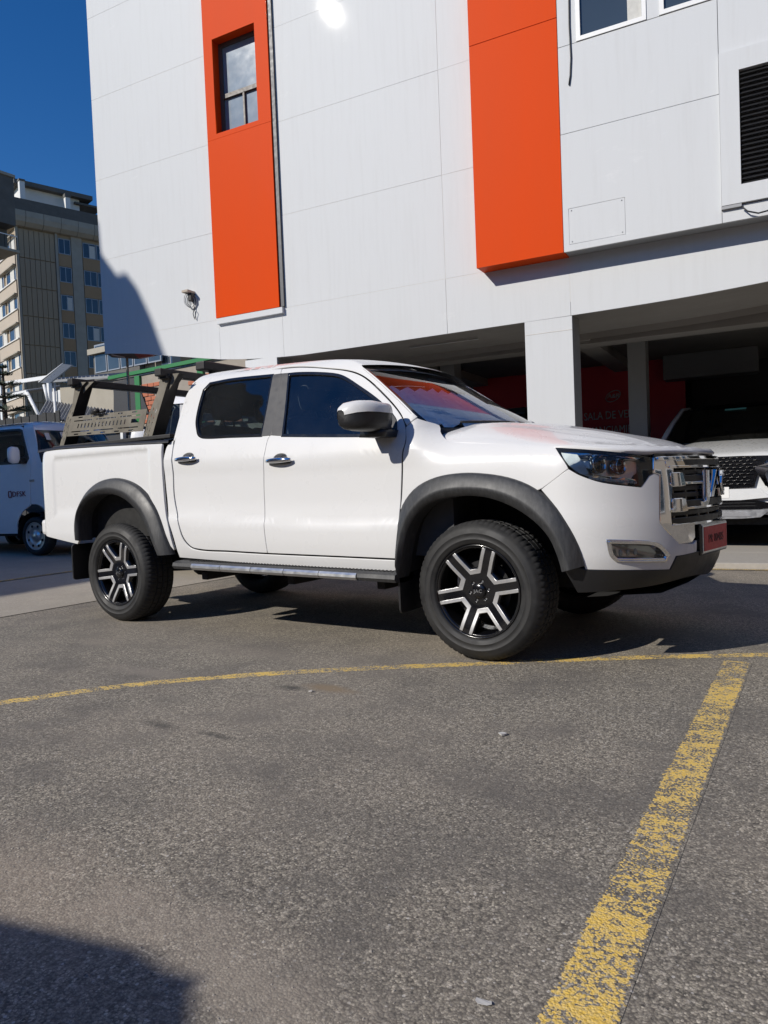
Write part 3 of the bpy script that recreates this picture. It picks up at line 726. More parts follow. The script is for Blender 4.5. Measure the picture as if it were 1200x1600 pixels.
# ================================================================== buildings and trees beyond the yard
def build_apartments():
    b = empty('apartment_block', (-66.8176, 37.6350, 0), 1.3299, 'tall concrete apartment block with tan bands and a rooftop storey', 'building')
    Lx, Ly, H = 26.0, 22.0, 29.2
    MB().box(.12, Lx, .12, Ly, 0, H).build('core', 'concrete_panel', b)
    # blind end wall of ribbed concrete panels, one object each
    c0, c1 = .25, 3.75; nc = 7; pitch = 2.92; base = 28.35
    me = None
    for r in range(9):
        for c in range(nc):
            w = (c1 - c0) / nc; x0 = c0 + c * w; z1 = base - r * pitch
            if me is None:
                o = MB().bbox(.02, w - .02, -.02, .12, -pitch + .05, -.03, .02).build('concrete_panel', 'concrete_panel', b); me = o.data
            else: o = link('concrete_panel', me, b)
            o.location = (x0, 0, z1)
    MB().box(-.03, .22, -.06, .14, 0, H).build('corner_pilaster', 'concrete_grey', b)
    MB().box(3.80, 4.05, -.10, .13, 0, H - .6).build('pilaster', 'concrete_grey', b)
    MB().box(5.45, 6.55, -.04, .13, 0, H - .6).build('pier', 'render_white' if False else 'concrete_grey', b)
    for x0 in (9.6, 14.2, 18.8): MB().box(x0, x0 + 1.1, -.04, .13, 0, H - .6).build('pier', 'concrete_grey', b)
    wme = {}
    for r in range(9):
        z1 = 28.1 - r * 2.92
        for x0, x1 in ((4.1, 5.4), (6.62, 9.5), (10.8, 14.1), (15.4, 18.7), (20.0, 25.8)):
            MB().box(x0, x1, -.02, .13, z1 - 2.92 + .02, z1 - 1.62).build('spandrel', 'render_tan', b)
            k = max(1, int(round((x1 - x0) / 1.35)))
            for j in range(k):
                a = x0 + (x1 - x0) * j / k + .04; c = x0 + (x1 - x0) * (j + 1) / k - .04; zz0, zz1 = z1 - 1.60, z1 - .02
                w = MB().box(a, a + .06, 0, .10, zz0, zz1).box(c - .06, c, 0, .10, zz0, zz1).box(a + .06, c - .06, 0, .10, zz0, zz0 + .06).box(a + .06, c - .06, 0, .10, zz1 - .06, zz1).box((a + c) / 2 - .03, (a + c) / 2 + .03, .02, .10, zz0 + .06, zz1 - .06).build('window', 'aluminium', b)
                MB().box(a + .06, c - .06, .05, .06, zz0 + .06, zz1 - .06).build('pane', 'window_glass', w)
                if (r * 7 + j * 3 + int(x0)) % 3 == 0: MB().box((a + c) / 2 + .04, c - .07, .03, .045, zz0 + .08, zz1 - .2).build('curtain', 'curtain', w)
    # cream side with long windows and projecting sills
    for r in range(9):
        z1 = 27.6 - r * 2.92
        MB().box(-.10, .13, .3, Ly, z1 - 2.90, z1 - 1.55).build('spandrel', 'render_cream', b)
        MB().box(-.35, -.02, .3, 5.6, z1 - .02, z1 + .10).build('window_hood', 'concrete_grey', b)
        MB().box(-.22, .13, .3, Ly, z1 - 1.55, z1 - 1.45).build('sill', 'render_white', b)
        for j in range(5):
            y0 = .55 + j * 4.2
            w = MB().box(0, .08, y0, y0 + .08, z1 - 1.44, z1 - .03).box(0, .08, y0 + 3.2, y0 + 3.28, z1 - 1.44, z1 - .03).box(.01, .08, y0 + 1.6, y0 + 1.68, z1 - 1.44, z1 - .03).box(.005, .075, y0, y0 + 3.28, z1 - 1.445, z1 - 1.40).box(.005, .075, y0, y0 + 3.28, z1 - .08, z1 - .028).build('window', 'render_white', b)
            MB().box(.04, .05, y0 + .08, y0 + 3.2, z1 - 1.44, z1 - .03).build('pane', 'window_glass', w)
            MB().box(.02, .035, y0 + .2 + (r % 3) * .5, y0 + 1.4 + (r % 3) * .6, z1 - 1.40, z1 - .05).build('curtain', 'curtain', w)
    # thick rounded eaves made of precast troughs, then the parapet
    for k in range(16):
        x0 = -.9 + k * 1.72; rows = []
        for x in (x0 + .02, x0 + 1.70): rows.append([(x, y, z) for y, z in ((.1, 28.45), (-.35, 28.5), (-.75, 28.85), (-.9, 29.35), (-.9, 29.9), (.1, 29.9))])
        MB().loft(rows, True, False, True).build('eaves_trough', 'concrete_grey', b)
    for k in range(13):
        y0 = -.7 + k * 1.75; rows = [[(x, y, z) for x, z in ((.1, 28.45), (-.35, 28.5), (-.75, 28.85), (-.9, 29.35), (-.9, 29.9), (.1, 29.9))] for y in (y0 + .8, y0 + 2.48)]
        MB().loft(rows, True, False, True).build('eaves_trough', 'concrete_grey', b)
    MB().box(-.85, Lx + .5, -.85, -.55, 29.9, 31.05).box(-.85, -.55, -.55, Ly, 29.9, 31.05).build('parapet', 'concrete_roof', b)
    # rooftop storey with a thin overhanging slab
    MB().box(.9, 7.0, 1.2, 9.0, 29.9, 33.0).build('rooftop_storey', 'render_white', b)
    MB().box(.3, 8.2, .5, 9.8, 33.0, 33.45).build('rooftop_slab', 'concrete_roof', b)
    MB().box(6.4, 9.3, .8, 6, 32.4, 32.6).build('rooftop_canopy', 'concrete_roof', b)
    for x in (.55, 5.0): MB().box(x, x + .5, -.35, .15, 30.9, 32.5 if x > 2 else 33.0).build('chimney', 'render_white', b); MB().box(x - .05, x + .55, -.4, .2, 32.4 if x > 2 else 33.0, 32.75 if x > 2 else 33.2).build('chimney_cap', 'concrete_roof', b)
    MB().box(.3, .8, 3.0, 3.5, 33.45, 34.6).build('chimney', 'render_white', b)
def build_left_block():
    """the dark corner of a nearer building that enters the picture at the upper left"""
    P = [(-53.638,26.187),(-53.961,21.330),(-55.671,27.227),(-56.294,21.548)]
    x1 = P[0][0]; z1 = P[2][1] + .1; z0 = P[1][1]
    b = empty('grey_balcony_house', (x1 - 6, 24, 0), 0, 'dark grey building corner with a balcony at the far left edge', 'building')
    MB().box(x1 - 9, x1 - 3.2, 19.0, 29.8, 0, z0 - .1).build('lower_wall', 'render_cream', b, True)
    MB().box(x1 - 9, x1, 18.0, 30.0, z0 + 2.1, z1).build('upper_wall', 'concrete_roof', b, True)
    MB().box(x1 - 9, x1 + .12, 17.9, 30.1, z1, z1 + .22).build('roof_slab', 'concrete_grey', b, True)
    MB().box(x1 - 9, x1 + .15, 17.9, 30.1, z0 - .1, z0 + .1).build('balcony_slab', 'concrete_grey', b, True)
    MB().box(x1 - 9, x1 - 1.4, 18.2, 30, z0 + .1, z0 + 2.1).build('balcony_wall', 'concrete_roof', b, True)
    for k in range(12): MB().box(x1 + .06, x1 + .10, 29.9 - k * .5, 29.94 - k * .5, z0 + .1, z0 + 1.15).build('railing_post', 'dark_fence', b, True)
    MB().box(x1 + .05, x1 + .12, 24, 29.98, z0 + 1.15, z0 + 1.22).build('handrail', 'white_metal', b, True)
    w = MB().box(x1 - .02, x1 + .04, 27.4, 28.6, z0 + 3.2, z1 - .8).build('window', 'aluminium', b, True)
    MB().box(x1 + .041, x1 + .05, 27.5, 28.5, z0 + 3.3, z1 - .9).build('pane', 'window_glass', w)
def build_brick_shed():
    y = 9.5
    T = [(-14.097,4.545),(-10.620,4.577),(-14.180,3.571),(-9.507,4.578),(-12.875,4.560)]
    x0 = T[0][0]; x1 = T[3][0] + 6; z0, z1 = T[0][1], T[1][1]; xm = T[1][0]
    top = lambda x: z0 + (z1 - z0) * (x - x0) / (xm - x0)
    b = empty('brick_shed', ((x0 + x1) / 2, y, 0), 0, 'patchy brick wall with green steel posts and a green roof edge', 'shed')
    MB().prism([(x0, 0), (x1, 0), (x1, top(x1) - .12), (x0, top(x0) - .12)], lambda x, z: (x, y, z), lambda x, z: (x, y + 6, z)).build('rendered_wall', 'mortar', b, True)
    rb = MB(); rb.prism([(x0 - .1, top(x0) - .09), (x1, top(x1) - .09), (x1, top(x1) + .01), (x0 - .1, top(x0) + .01)], lambda x, z: (x, y - .10, z), lambda x, z: (x, y + .02, z)); rb.build('roof_edge', 'green_paint', b, True)
    posts = [[(-12.904,4.195)][0][0], [(-10.666,3.949)][0][0] + .4, x1 - .2]
    for x in posts: MB().box(x - .11, x + .11, y - .07, y + .02, 0, top(x) - .135).build('steel_post', 'green_paint', b, True)
    tp = [(-13.982,4.365),(-12.969,4.382),(-12.455,3.301),(-14.061,3.442)]; MB().prism(tp, lambda x, z: (x, y - .06, z), lambda x, z: (x, y - .045, z)).build('painted_shadow', 'wall_dark', b, True)  # dark sheet cut to the shape of the shadow on this wall
    # bricks showing through the render, in patches
    rg = random.Random(3); me = None
    bh, bw = .115, .26
    for x_a, x_b, dens in ((posts[0] + .15, posts[1] - .15, .72), (posts[1] + .15, posts[2] - .2, .72), (x0 + .3, posts[0] - .2, .12)):
        nrow = 26
        for r in range(nrow):
            for c in range(int((x_b - x_a) / bw)):
                x = x_a + c * bw + (bw / 2 if r % 2 else 0); z = 1.0 + r * (bh + .012)
                if z + bh > top(x) - .35 or x + bw > x_b: continue
                if mnoise.noise(Vector((x * .9, z * 1.1, 3.1))) + rg.uniform(-.35, .35) > dens - .55: continue
                if me is None:
                    o = MB().bbox(.008, bw - .008, -.022, .02, .006, bh - .002, .008).build('brick', 'brick_red', b, True); me = o.data; o.matrix_parent_inverse = b.matrix_basis.inverted()
                else: o = link('brick', me, b, True)
                o.location = (x, y - rg.uniform(0, .008), z)
def build_grey_house():
    Q = [(-18.368,5.169),(-15.408,5.050),(-15.505,3.917),(-18.464,4.372),(-18.373,4.930),(-15.537,4.698)]
    (xa, za), (xb, zb) = Q[0], Q[1]; y = 10.5
    b = empty('grey_gable_house', ((xa + xb) / 2, y + 2, 0), 0, 'plain grey rendered house with a sloping sheet roof behind the van', 'house')
    MB().prism([(xa, 0), (xb, 0), (xb, Q[5][1] + .02), (xa, Q[4][1] - .02)], lambda x, z: (x, y, z), lambda x, z: (x, y + 6, z)).build('wall', 'concrete_grey', b, True)
    MB().prism([(xa - .15, Q[4][1]), (xb + .1, Q[5][1] + .02), (xb + .1, Q[5][1] + .10), (xa - .15, Q[4][1] + .08)], lambda x, z: (x, y - .25, z), lambda x, z: (x, y + 6.2, z + 1.1)).build('roof', 'tin_roof', b, True)
    rb = None
    for k in range(14):
        x = xa + (xb - xa) * k / 13; z = Q[4][1] + .08 + (Q[5][1] - Q[4][1] + .02) * k / 13
        MB().add([(x, y - .24, z), (x + .06, y - .24, z), (x + .06, y + 6.2, z + 1.13), (x, y + 6.2, z + 1.13), (x + .03, y - .24, z + .05), (x + .03, y + 6.2, z + 1.17)], [(0, 4, 5, 3), (4, 1, 2, 5), (0, 1, 4)]).build('roof_rib', 'tin_roof', b, True)
def build_lean_to():
    Q = [(-14.696,3.271),(-10.931,2.662)]; K = [(-18.099,4.220),(-13.714,3.432)]
    b = empty('lean_to_roof', (Q[0][0] + 2, 8.5, 0), 0, 'low sloping corrugated roof between the van and the grey house', 'roof')
    x0, z0 = Q[0]; x1, z1 = Q[1]; (u0, w0), (u1, w1) = K
    n = 26
    for k in range(n):
        A = []
        for t, h in ((k / n, 0), ((k + .5) / n, .05), ((k + 1) / n - .002, 0), ((k + 1) / n - .002, -.02), (k / n, -.02)):
            A.append([(x0 + (x1 - x0) * t, 7.4, z0 + (z1 - z0) * t + h), (u0 + (u1 - u0) * t, 9.8, w0 + (w1 - w0) * t + h)])
        MB().loft(A, False, False).build('roof_sheet', 'tin_roof', b, True)
    for x in (x0 + .2, (x0 + x1) / 2, x1 - .2): MB().box(x - .05, x + .05, 7.5, 7.6, 0, z1 - .05).build('post', 'white_metal', b, True)
    MB().box(x0 - .5, x1 + 2.5, 7.62, 7.7, 0, z1 - .1).build('dark_gap_panel', 'wall_dark', b, True)  # dark sheet stands for the unlit gap under the roof
def build_white_frame():
    Q = [(-26.657,6.024),(-23.000,5.906),(-26.213,5.401),(-24.066,5.384),(-23.784,5.394),(-23.147,5.328),(-23.857,4.666),(-22.738,5.363),(-22.343,5.321),(-22.995,5.493)]
    y = 13.0; xl = Q[0][0] - 6
    b = empty('white_steel_canopy', ((xl + Q[1][0]) / 2, y + 1, 0), 0, 'open white steel canopy with a sheet roof and white side walls', 'canopy')
    (xa, za), (xb, zb) = Q[0], Q[1]
    sl = (zb - za) / (xb - xa); zt = lambda x: zb + sl * (x - xb)
    MB().prism([(xl, zt(xl) - .09), (xb, zb - .09), (xb, zb + .06), (xl, zt(xl) + .06)], lambda x, z: (x, y - .06, z), lambda x, z: (x, y + .06, z)).build('top_beam', 'white_metal', b, True)
    (xc, zc), (xd, zd) = Q[2], Q[3]
    MB().prism([(xl, zd - .25), (xd, zd - .1), (xd, zd + .08), (xl, zd - .05)], lambda x, z: (x, y - .36, z), lambda x, z: (x, y - .28, z)).build('lower_beam', 'white_metal', b, True)
    MB().add([(xl, y - .3, zd + .0), (xd, y - .3, zd + .05), (xb, y + 3, zb + .2), (xl, y + 3, zt(xl) + .2), (xl, y - .3, zd + .04), (xd, y - .3, zd + .09), (xb, y + 3, zb + .24), (xl, y + 3, zt(xl) + .24)], [(0, 1, 2, 3), (4, 5, 6, 7), (0, 4, 5, 1), (1, 5, 6, 2), (2, 6, 7, 3), (3, 7, 4, 0)]).build('roof_sheet', 'tin_roof', b, True)
    xp = Q[9][0]
    for x in (xp, xd - 2.5, xl + .3): MB().box(x - .07, x + .07, y - .07, y + .07, 0, zt(x) - .09).build('post', 'white_metal', b, True)
    MB().tube([(xb - .2, y - .1, zb - .3), (xp + .02, y - .1, zd - .5)], .06, 8).build('brace', 'white_metal', b, True)
    MB().tube([(xd - .05, y - .3, zd), (xd + .95, y - .3, zd - 1.35)], .07, 8).build('brace', 'white_metal', b, True)
    MB().box(Q[4][0], Q[5][0], y + .4, y + .55, 0, Q[4][1]).build('side_wall', 'render_white', b, True)
    MB().box(Q[7][0], Q[8][0], y + .2, y + .35, 0, Q[7][1]).build('side_wall', 'render_white', b, True)
    MB().box(xl, Q[4][0] - .05, y + 4, y + 4.2, 0, zd - .7).build('back_wall', 'wall_dark', b, True)
    for k in range(3):
        x = xa + .4 + k * 1.1; w = MB().box(x, x + .8, y + 3.93, y + 3.99, 1.6, 2.6).build('shutter', 'render_white', b, True)
def build_fence():
    Q = [(-15.860,3.621),(-13.010,3.291),(-15.905,3.207)]
    b = empty('dark_board_fence', (Q[0][0] + 1, 7, 0), 0, 'dark board fence running behind the roof of the van', 'fence')
    xa = Q[0][0] - 4; xb = Q[1][0]; n = 34
    for k in range(n):
        x = xa + (xb - xa) * k / n; MB().box(x + .01, x + (xb - xa) / n - .01, 7.0 + .012 * (k % 2), 7.03 + .012 * (k % 2), 0, Q[1][1] - .02 * (k % 3)).build('board', 'dark_fence', b, True)
    MB().box(xa, xb, 7.05, 7.10, Q[1][1] - .4, Q[1][1] - .3).build('rail', 'dark_fence', b, True)
def build_far_house():
    Q = [(-36.826,10.201),(-34.822,9.015),(-36.970,8.579),(-32.584,9.598),(-29.510,9.228),(-29.616,7.818),(-30.942,9.247),(-30.117,8.706)]
    y = 25.0
    b = empty('grey_flat_roofed_house', (Q[0][0] + 3, y + 3, 0), 0, 'grey flat-roofed house with window bands seen under the facade corner', 'house')
    MB().box(Q[0][0] - .3, Q[3][0], y, y + 2, 0, Q[0][1] + .2).build('wall', 'concrete_roof', b, True)
    MB().box(Q[3][0] + .02, Q[4][0] - 1.2, y + .4, y + 1.6, 0, Q[4][1] + .3).build('wall', 'concrete_grey', b, True)
    MB().box(Q[0][0] - .5, Q[3][0] + .1, y - .3, y, Q[0][1] - .1, Q[0][1] + .25).build('roof_slab', 'concrete_grey', b, True)
    x = Q[0][0] - .1
    for k in range(5):
        w = MB().box(x, x + 1.2, y - .05, y + .05, Q[1][1] - .1, Q[1][1] + 1.7).build('window', 'aluminium', b, True); MB().box(x + .08, x + 1.12, y - .06, y - .052, Q[1][1] - .02, Q[1][1] + 1.6).build('pane', 'window_glass', w); x += 1.3
    w = MB().box(Q[6][0], Q[7][0], y + .33, y + .45, Q[7][1], Q[6][1]).build('window', 'aluminium', b, True)
    for k in range(2):
        a = Q[6][0] + .08 + k * (Q[7][0] - Q[6][0] - .08) / 2; MB().box(a, a + (Q[7][0] - Q[6][0] - .08) / 2 - .08, y + .31, y + .325, Q[7][1] + .08, Q[6][1] - .08).build('pane', 'window_glass', w)
def build_canopy():
    c = [(-8.509,5.248),(-7.988,5.380),(-7.647,5.434),(-7.499,5.896),(-7.630,6.292),(-8.033,6.195),(-8.656,6.161),(-8.847,5.662)]
    b = empty('forecourt_canopy', (c[6][0], c[6][1], 0), 0, 'flat grey canopy with a red and white underside panel under the facade corner', 'canopy')
    MB().prism(c, lambda x, y: (x, y, 3.97), lambda x, y: (x, y, 4.12)).build('canopy_slab', 'canopy_grey', b, True)
    r = [(-7.946,5.489),(-7.940,6.086),(-8.479,6.075)]; MB().prism(r, lambda x, y: (x, y, 3.955), lambda x, y: (x, y, 3.968)).build('red_panel', 'canopy_red', b, True)
    for q in ([(-8.512,5.420),(-8.574,5.800),(-8.677,5.861),(-8.582,5.455)], [(-8.511,6.099),(-7.987,6.091),(-8.068,6.173),(-8.596,6.148)], [(-7.652,5.905),(-7.645,6.235),(-7.721,6.264),(-7.727,5.932)]):
        MB().prism(q, lambda x, y: (x, y, 3.955), lambda x, y: (x, y, 3.968)).build('white_strip', 'white_metal', b, True)
    cx = sum(p[0] for p in c) / 8; cy = sum(p[1] for p in c) / 8
    MB().box(c[6][0] - .02, c[6][0] + .02, c[6][1] - .28, c[6][1] - .24, 0, 3.97).build('post', 'concrete_grey', b, True)
def build_solar_lamp():
    y = 8.2
    Q = [(-14.983,4.916),(-14.516,4.821),(-14.883,4.294),(-15.395,4.369),(-15.070,4.351),(-15.155,3.484)]
    b = empty('solar_lamp_post', (Q[4][0], y, 0), 0, 'thin pole carrying a tilted grey solar panel behind the van', 'lamp post')
    MB().add([(Q[k][0], y + (.25 if k < 2 else -.25), Q[k][1]) for k in range(4)] + [(Q[k][0] + .03, y + (.29 if k < 2 else -.21), Q[k][1]) for k in range(4)], [(0, 1, 2, 3), (7, 6, 5, 4), (0, 4, 5, 1), (1, 5, 6, 2), (2, 6, 7, 3), (3, 7, 4, 0)]).build('solar_panel', 'solar_panel', b, True)
    MB().tube([tuple((Q[0][0] + .02, y + .26, Q[0][1] + .01)), tuple((Q[3][0] + .0, y - .27, Q[3][1]))], .022, 6).build('panel_frame', 'white_metal', b, True)
    MB().tube([(Q[4][0], y, 0), (Q[4][0], y, Q[4][1])], .04, 8).build('pole', 'white_metal', b, True)
def build_pine():
    base = [(-19.189,3.993)][0]; x, zb = base; y = 9.0; top = [(-19.113,5.421)][0][1]
    b = empty('norfolk_pine', (x, y, 0), 0, 'dark Norfolk pine with flat tiers of branches at the left edge', 'tree')
    MB().tube([(x + .02 * math.sin(z), y, z) for z in np.linspace(0, top, 12)], [.16 * (1 - z / 12.5) + .015 for z in range(12)], 8).build('trunk', 'pine_bark', b, True)
    rg = random.Random(5); V = []; F = []; br = MB()
    tiers = [top - .05, top - .28, top - .62, top - 1.05, top - 1.5, top - 1.95, top - 2.4, top - 2.9, top - 3.4]
    for i, z in enumerate(tiers):
        if z < .6: continue
        L = .12 + .20 * i if i < 6 else 1.3; nb = 7
        for k in range(nb):
            a = 2 * math.pi * k / nb + i * .5 + rg.uniform(-.15, .15); d = Vector((math.cos(a), math.sin(a), 0)); q = Vector((-d.y, d.x, 0)); l = L * rg.uniform(.8, 1.1)
            pts = [Vector((x, y, z)) + d * l * t + Vector((0, 0, .10 * l * math.sin(t * 2.4) - .05 * l * t)) for t in (0, .25, .5, .75, 1)]
            br.tube(pts, [.022, .017, .012, .009, .005], 5)
            for j in range(int(26 * l) + 6):
                t = rg.uniform(.12, 1); p = pts[0].lerp(pts[-1], t) + Vector((0, 0, .10 * l * math.sin(t * 2.4)))
                sd = rg.choice((-1, 1)); ln = l * .34 * (1.05 - t * .7) + .05
                tip = p + (q * sd + d * .7).normalized() * ln + Vector((0, 0, rg.uniform(-.02, .10)))
                m = (p + tip) / 2
                for w_ in range(7):
                    u = rg.random(); c = p.lerp(tip, u); up = Vector((rg.uniform(-1, 1), rg.uniform(-1, 1), rg.uniform(-.2, 1.2))).normalized() * .055; ax = (tip - p).normalized() * .012
                    n = len(V); V += [tuple(c - ax), tuple(c + ax), tuple(c + up)]; F.append((n, n + 1, n + 2))
                n = len(V); wd = Vector((0, 0, .016)); V += [tuple(p - wd), tuple(p + wd), tuple(tip)]; F.append((n, n + 1, n + 2))
    br.build('branches', 'pine_bark', b, True)
    cr = MB().add(V, F).build('crown', 'pine_needles', b, True, fix=False)
build_apartments(); build_left_block(); build_brick_shed(); build_grey_house(); build_lean_to(); build_white_frame(); build_fence(); build_far_house(); build_canopy(); build_solar_lamp(); build_pine()

# ================================================================== the pickup truck
TR = empty('pickup_truck', (1.55, 0, 0), 0, 'white double-cab pickup truck with dark flares and a sand-coloured bed rack', 'pickup truck')
PAINT = 'truck_paint'
def B3(l): return [body(s, z) for s, z in l]
def both(o):
    mirror_part(o); return o
def arcs(pts, n):
    """resample an open polyline to n points by length"""
    P = np.array(resample(pts, .02, False), float); d = np.r_[0, np.cumsum(np.linalg.norm(np.diff(P, axis=0), axis=1))]
    q = np.linspace(0, d[-1], n); return np.stack([np.interp(q, d, P[:, k]) for k in range(P.shape[1])], 1)
def ell(cx, cz, a, b, n=20): return [(cx + a * math.cos(2 * math.pi * k / n), cz + b * math.sin(2 * math.pi * k / n)) for k in range(n)]

def build_truck():
    root = TR
    # ---- doors with window openings
    fwin = [(1.661,1.733),(1.744,1.729),(1.905,1.710),(2.062,1.682),(2.145,1.653),(2.277,1.578),(2.425,1.487),(2.540,1.402),(2.595,1.344),(2.617,1.249),(2.469,1.258),(2.063,1.286),(1.747,1.310)]
    rwin = [(0.930,1.415),(0.896,1.478),(0.878,1.582),(0.877,1.706),(0.925,1.753),(1.143,1.759),(1.528,1.743),(1.574,1.322),(1.287,1.336),(1.032,1.348),(0.965,1.372)]
    fdoor = [(1.585,1.781),(1.751,1.769),(1.969,1.732),(2.181,1.684),(2.308,1.628),(2.479,1.501),(2.610,1.387),(2.675,1.300),(2.691,1.215),(2.675,1.144),(2.653,0.926),(2.643,0.818),(2.632,0.638),(2.610,0.551),(2.153,0.558),(1.621,0.565),(1.619,0.705),(1.608,0.955),(1.628,1.206),(1.634,1.307),(1.653,1.331),(1.634,1.493)]
    rdoor = [(1.585,1.781),(1.165,1.815),(0.878,1.818),(0.758,1.765),(0.720,1.649),(0.723,1.452),(0.740,1.292),(0.753,1.152),(0.750,0.944),(0.804,0.771),(0.849,0.650),(0.931,0.589),(1.286,0.574),(1.621,0.565),(1.619,0.705),(1.608,0.955),(1.628,1.206),(1.634,1.307),(1.653,1.331),(1.634,1.493)]
    for nm, outl, win, hx in (('front_door', fdoor, fwin, [(1.768,1.156)]), ('rear_door', rdoor, rwin, [(0.912,1.210)])):
        hs, hz = hx[0]
        w = inset(resample(win, .02), .004)
        cup = ell(hs, hz + .012, .062, .034)
        d = panel(nm, outl, PAINT, root, body, holes=[w, cup], gap=.0046, depth=.007)
        # recessed cup, handle bar
        rows = []
        for k, (q, dep) in enumerate(((1.03, .003), (.93, .014), (.7, .028), (.35, .034), (.02, .035))):
            rows.append([body(hs + (p[0] - hs) * q, hz + .012 + (p[1] - hz - .012) * q) + np.array((0, dep, 0)) for p in cup])
        MB().loft(rows, True).build('handle_cup', PAINT, d)
        rows = []
        for k in range(11):
            t = k / 10; s = hs - .105 + .21 * t; e = math.sin(math.pi * min(1, max(0, .06 + .88 * t)))
            c = body(s, hz) + np.array((0, -.012 - .026 * e ** .5, -.002)); rz = .006 + .011 * e ** .6; ry = .006 + .006 * e
            rows.append([c + np.array((0, -ry * math.cos(a), rz * math.sin(a))) for a in (2 * math.pi * j / 12 for j in range(12))])
        MB().loft(rows, True, True, True).build('door_handle', 'chrome', d)
        MB().loft([[np.array((r[0], r[1] + .022, r[2] - .010)) for r in row] for row in rows[1:-1]], True, True, True).build('handle_shadow_lip', 'black_trim', d)
        # rubber seal, glass
        seal_o = inset(resample(win, .02), -.004); seal_i = inset(resample(win, .02), .012)
        sl_ = panel('window_seal', seal_o, 'gloss_black', d, body, holes=[seal_i], gap=0, off=.0025, depth=.012, world=False, smooth_out=False, step=.08)
        panel('side_window', inset(resample(win, .02), .002), 'glass_tint', d, body, gap=0, off=-.010, depth=.003, bev=.0005, world=False, smooth_out=False)
        mirror_part(d)
    # dark appliques on the centre pillar
    for px in ([(1.531,1.742),(1.606,1.741),(1.639,1.493),(1.656,1.322),(1.574,1.322)], [(1.609,1.740),(1.662,1.737),(1.713,1.486),(1.746,1.312),(1.659,1.322),(1.641,1.492)]):
        both(panel('pillar_applique', px, 'pillar_trim', root, body, gap=.0006, off=.0035, depth=.008))
    # ---- fixed cab frame: rear pillar, sill, roof rail and windscreen pillar in one pressing
    ring = [(.666, 1.305)] + [(0.663,1.050),(0.684,0.844),(0.738,0.667),(0.753,0.518),(1.771,0.484),(2.577,0.464),(2.610,0.538),(2.151,0.546),(1.618,0.553),(1.282,0.561),(0.926,0.575),(0.838,0.635),(0.794,0.767),(0.738,0.943),(0.742,1.151),(0.729,1.292),(0.712,1.455),(0.707,1.655),(0.742,1.776)] + [(1.02, 1.770), (1.30, 1.778)] + [(1.572,1.795),(1.742,1.782),(1.965,1.741),(2.189,1.691),(2.316,1.633),(2.487,1.506),(2.618,1.390),(2.682,1.307)] + [(2.735,1.351),(2.617,1.447),(2.485,1.549),(2.378,1.629),(2.275,1.699)] + [(2.20, 1.745), (2.06, 1.782), (1.75, 1.812), (1.33, 1.838), (1.0, 1.842), (.86, 1.834), (.79, 1.817), (.750, 1.781), (.739, 1.70), (.736, 1.55), (.733, 1.40), (.722, 1.352), (.690, 1.335)]
    both(panel('cab_frame', ring, PAINT, root, body, gap=0.001, depth=.012))
    # inner jamb behind the shut lines
    for w in (rwin, fwin): pass
    jam = [(0.777,1.271),(0.750,1.024),(0.779,0.616),(0.788,0.533),(2.584,0.487),(2.684,1.176),(2.672,1.293),(2.478,1.503),(2.253,1.652),(1.972,1.725),(1.592,1.771),(1.179,1.802),(0.902,1.807),(0.774,1.753),(0.732,1.643),(0.737,1.444)]
    both(panel('door_jamb', jam, 'interior_dark', root, body, holes=[inset(resample(rwin, .02), -.012), inset(resample(fwin, .02), -.012)], gap=0, off=-.030, depth=.03))
    # ---- roof
    rail = [(.737, 1.60), (.739, 1.70), (.750, 1.78), (.79, 1.816), (.86, 1.833), (1.0, 1.841), (1.33, 1.837), (1.75, 1.811), (2.06, 1.781), (2.20, 1.744), (2.258, 1.716)]
    rail = arcs(rail, 40); rows = []
    for x, z in rail:
        w = halfw(x, z) - .002; row = []
        crown = .032 * min(1, max(.1, (x - .70) / .25))
        for k in range(25):
            u = -1 + 2 * k / 24; v = math.copysign(1 - (1 - abs(u)) ** 1.25, u)
            xx = x + (.10 * max(0, (x - 1.9) / .335) - .05 * max(0, (1.0 - x) / .26)) * (1 - v * v)
            row.append((xx, v * w, z + crown * (1 - abs(v) ** 2.4)))
        lip = (x + .02, halfw(x + .02, z - .025) - .008, z - .025)
        rows.append([(lip[0], -lip[1], lip[2])] + row + [lip])
    MB().loft(rows).build('roof', PAINT, root, True); rows = [r[1:-1] for r in rows]
    MB().loft([[(p[0], p[1] * .97, p[2] - .035) for p in r] for r in rows]).build('headliner', 'headliner', root, True)
    # aerial pod on the roof
    both_ = MB().loft([[(1.30 + x, w * math.cos(a), 1.872 + max(0, h * math.sin(a))) for a in (math.pi * j / 8 for j in range(9))] for x, w, h in ((-.05, .004, .01), (-.02, .022, .03), (.05, .026, .022), (.12, .002, .002))])
    both_.build('roof_aerial', PAINT, root, True)
    # ---- rear cab wall with its window
    rr = rows[0]; rows2 = []
    for k in range(9):
        t = k / 8; zz = rr[0][2] * (1 - t) + 1.25 * t; k_ = (halfw(.745, zz) - .006) / abs(rr[0][1]); rows2.append([(p[0] + .004, p[1] * k_, p[2] + zz - rr[0][2]) for p in rr])
    wall = MB()
    for i in range(8):
        for j in range(24):
            if 0 <= i <= 4 and 4 <= j <= 19: continue
            wall.add([rows2[i][j], rows2[i][j + 1], rows2[i + 1][j + 1], rows2[i + 1][j]], [(0, 1, 2, 3)], True)
    wall.build('cab_rear_wall', PAINT, root, True)
    MB().loft([r[4:21] for r in rows2[0:6]]).build('rear_window', 'glass_tint', root, True)
    # ---- windscreen
    edge = arcs([(2.287,1.689),(2.380,1.623),(2.487,1.543),(2.619,1.441),(2.736,1.345),(2.775,1.305)], 14)
    rows = []
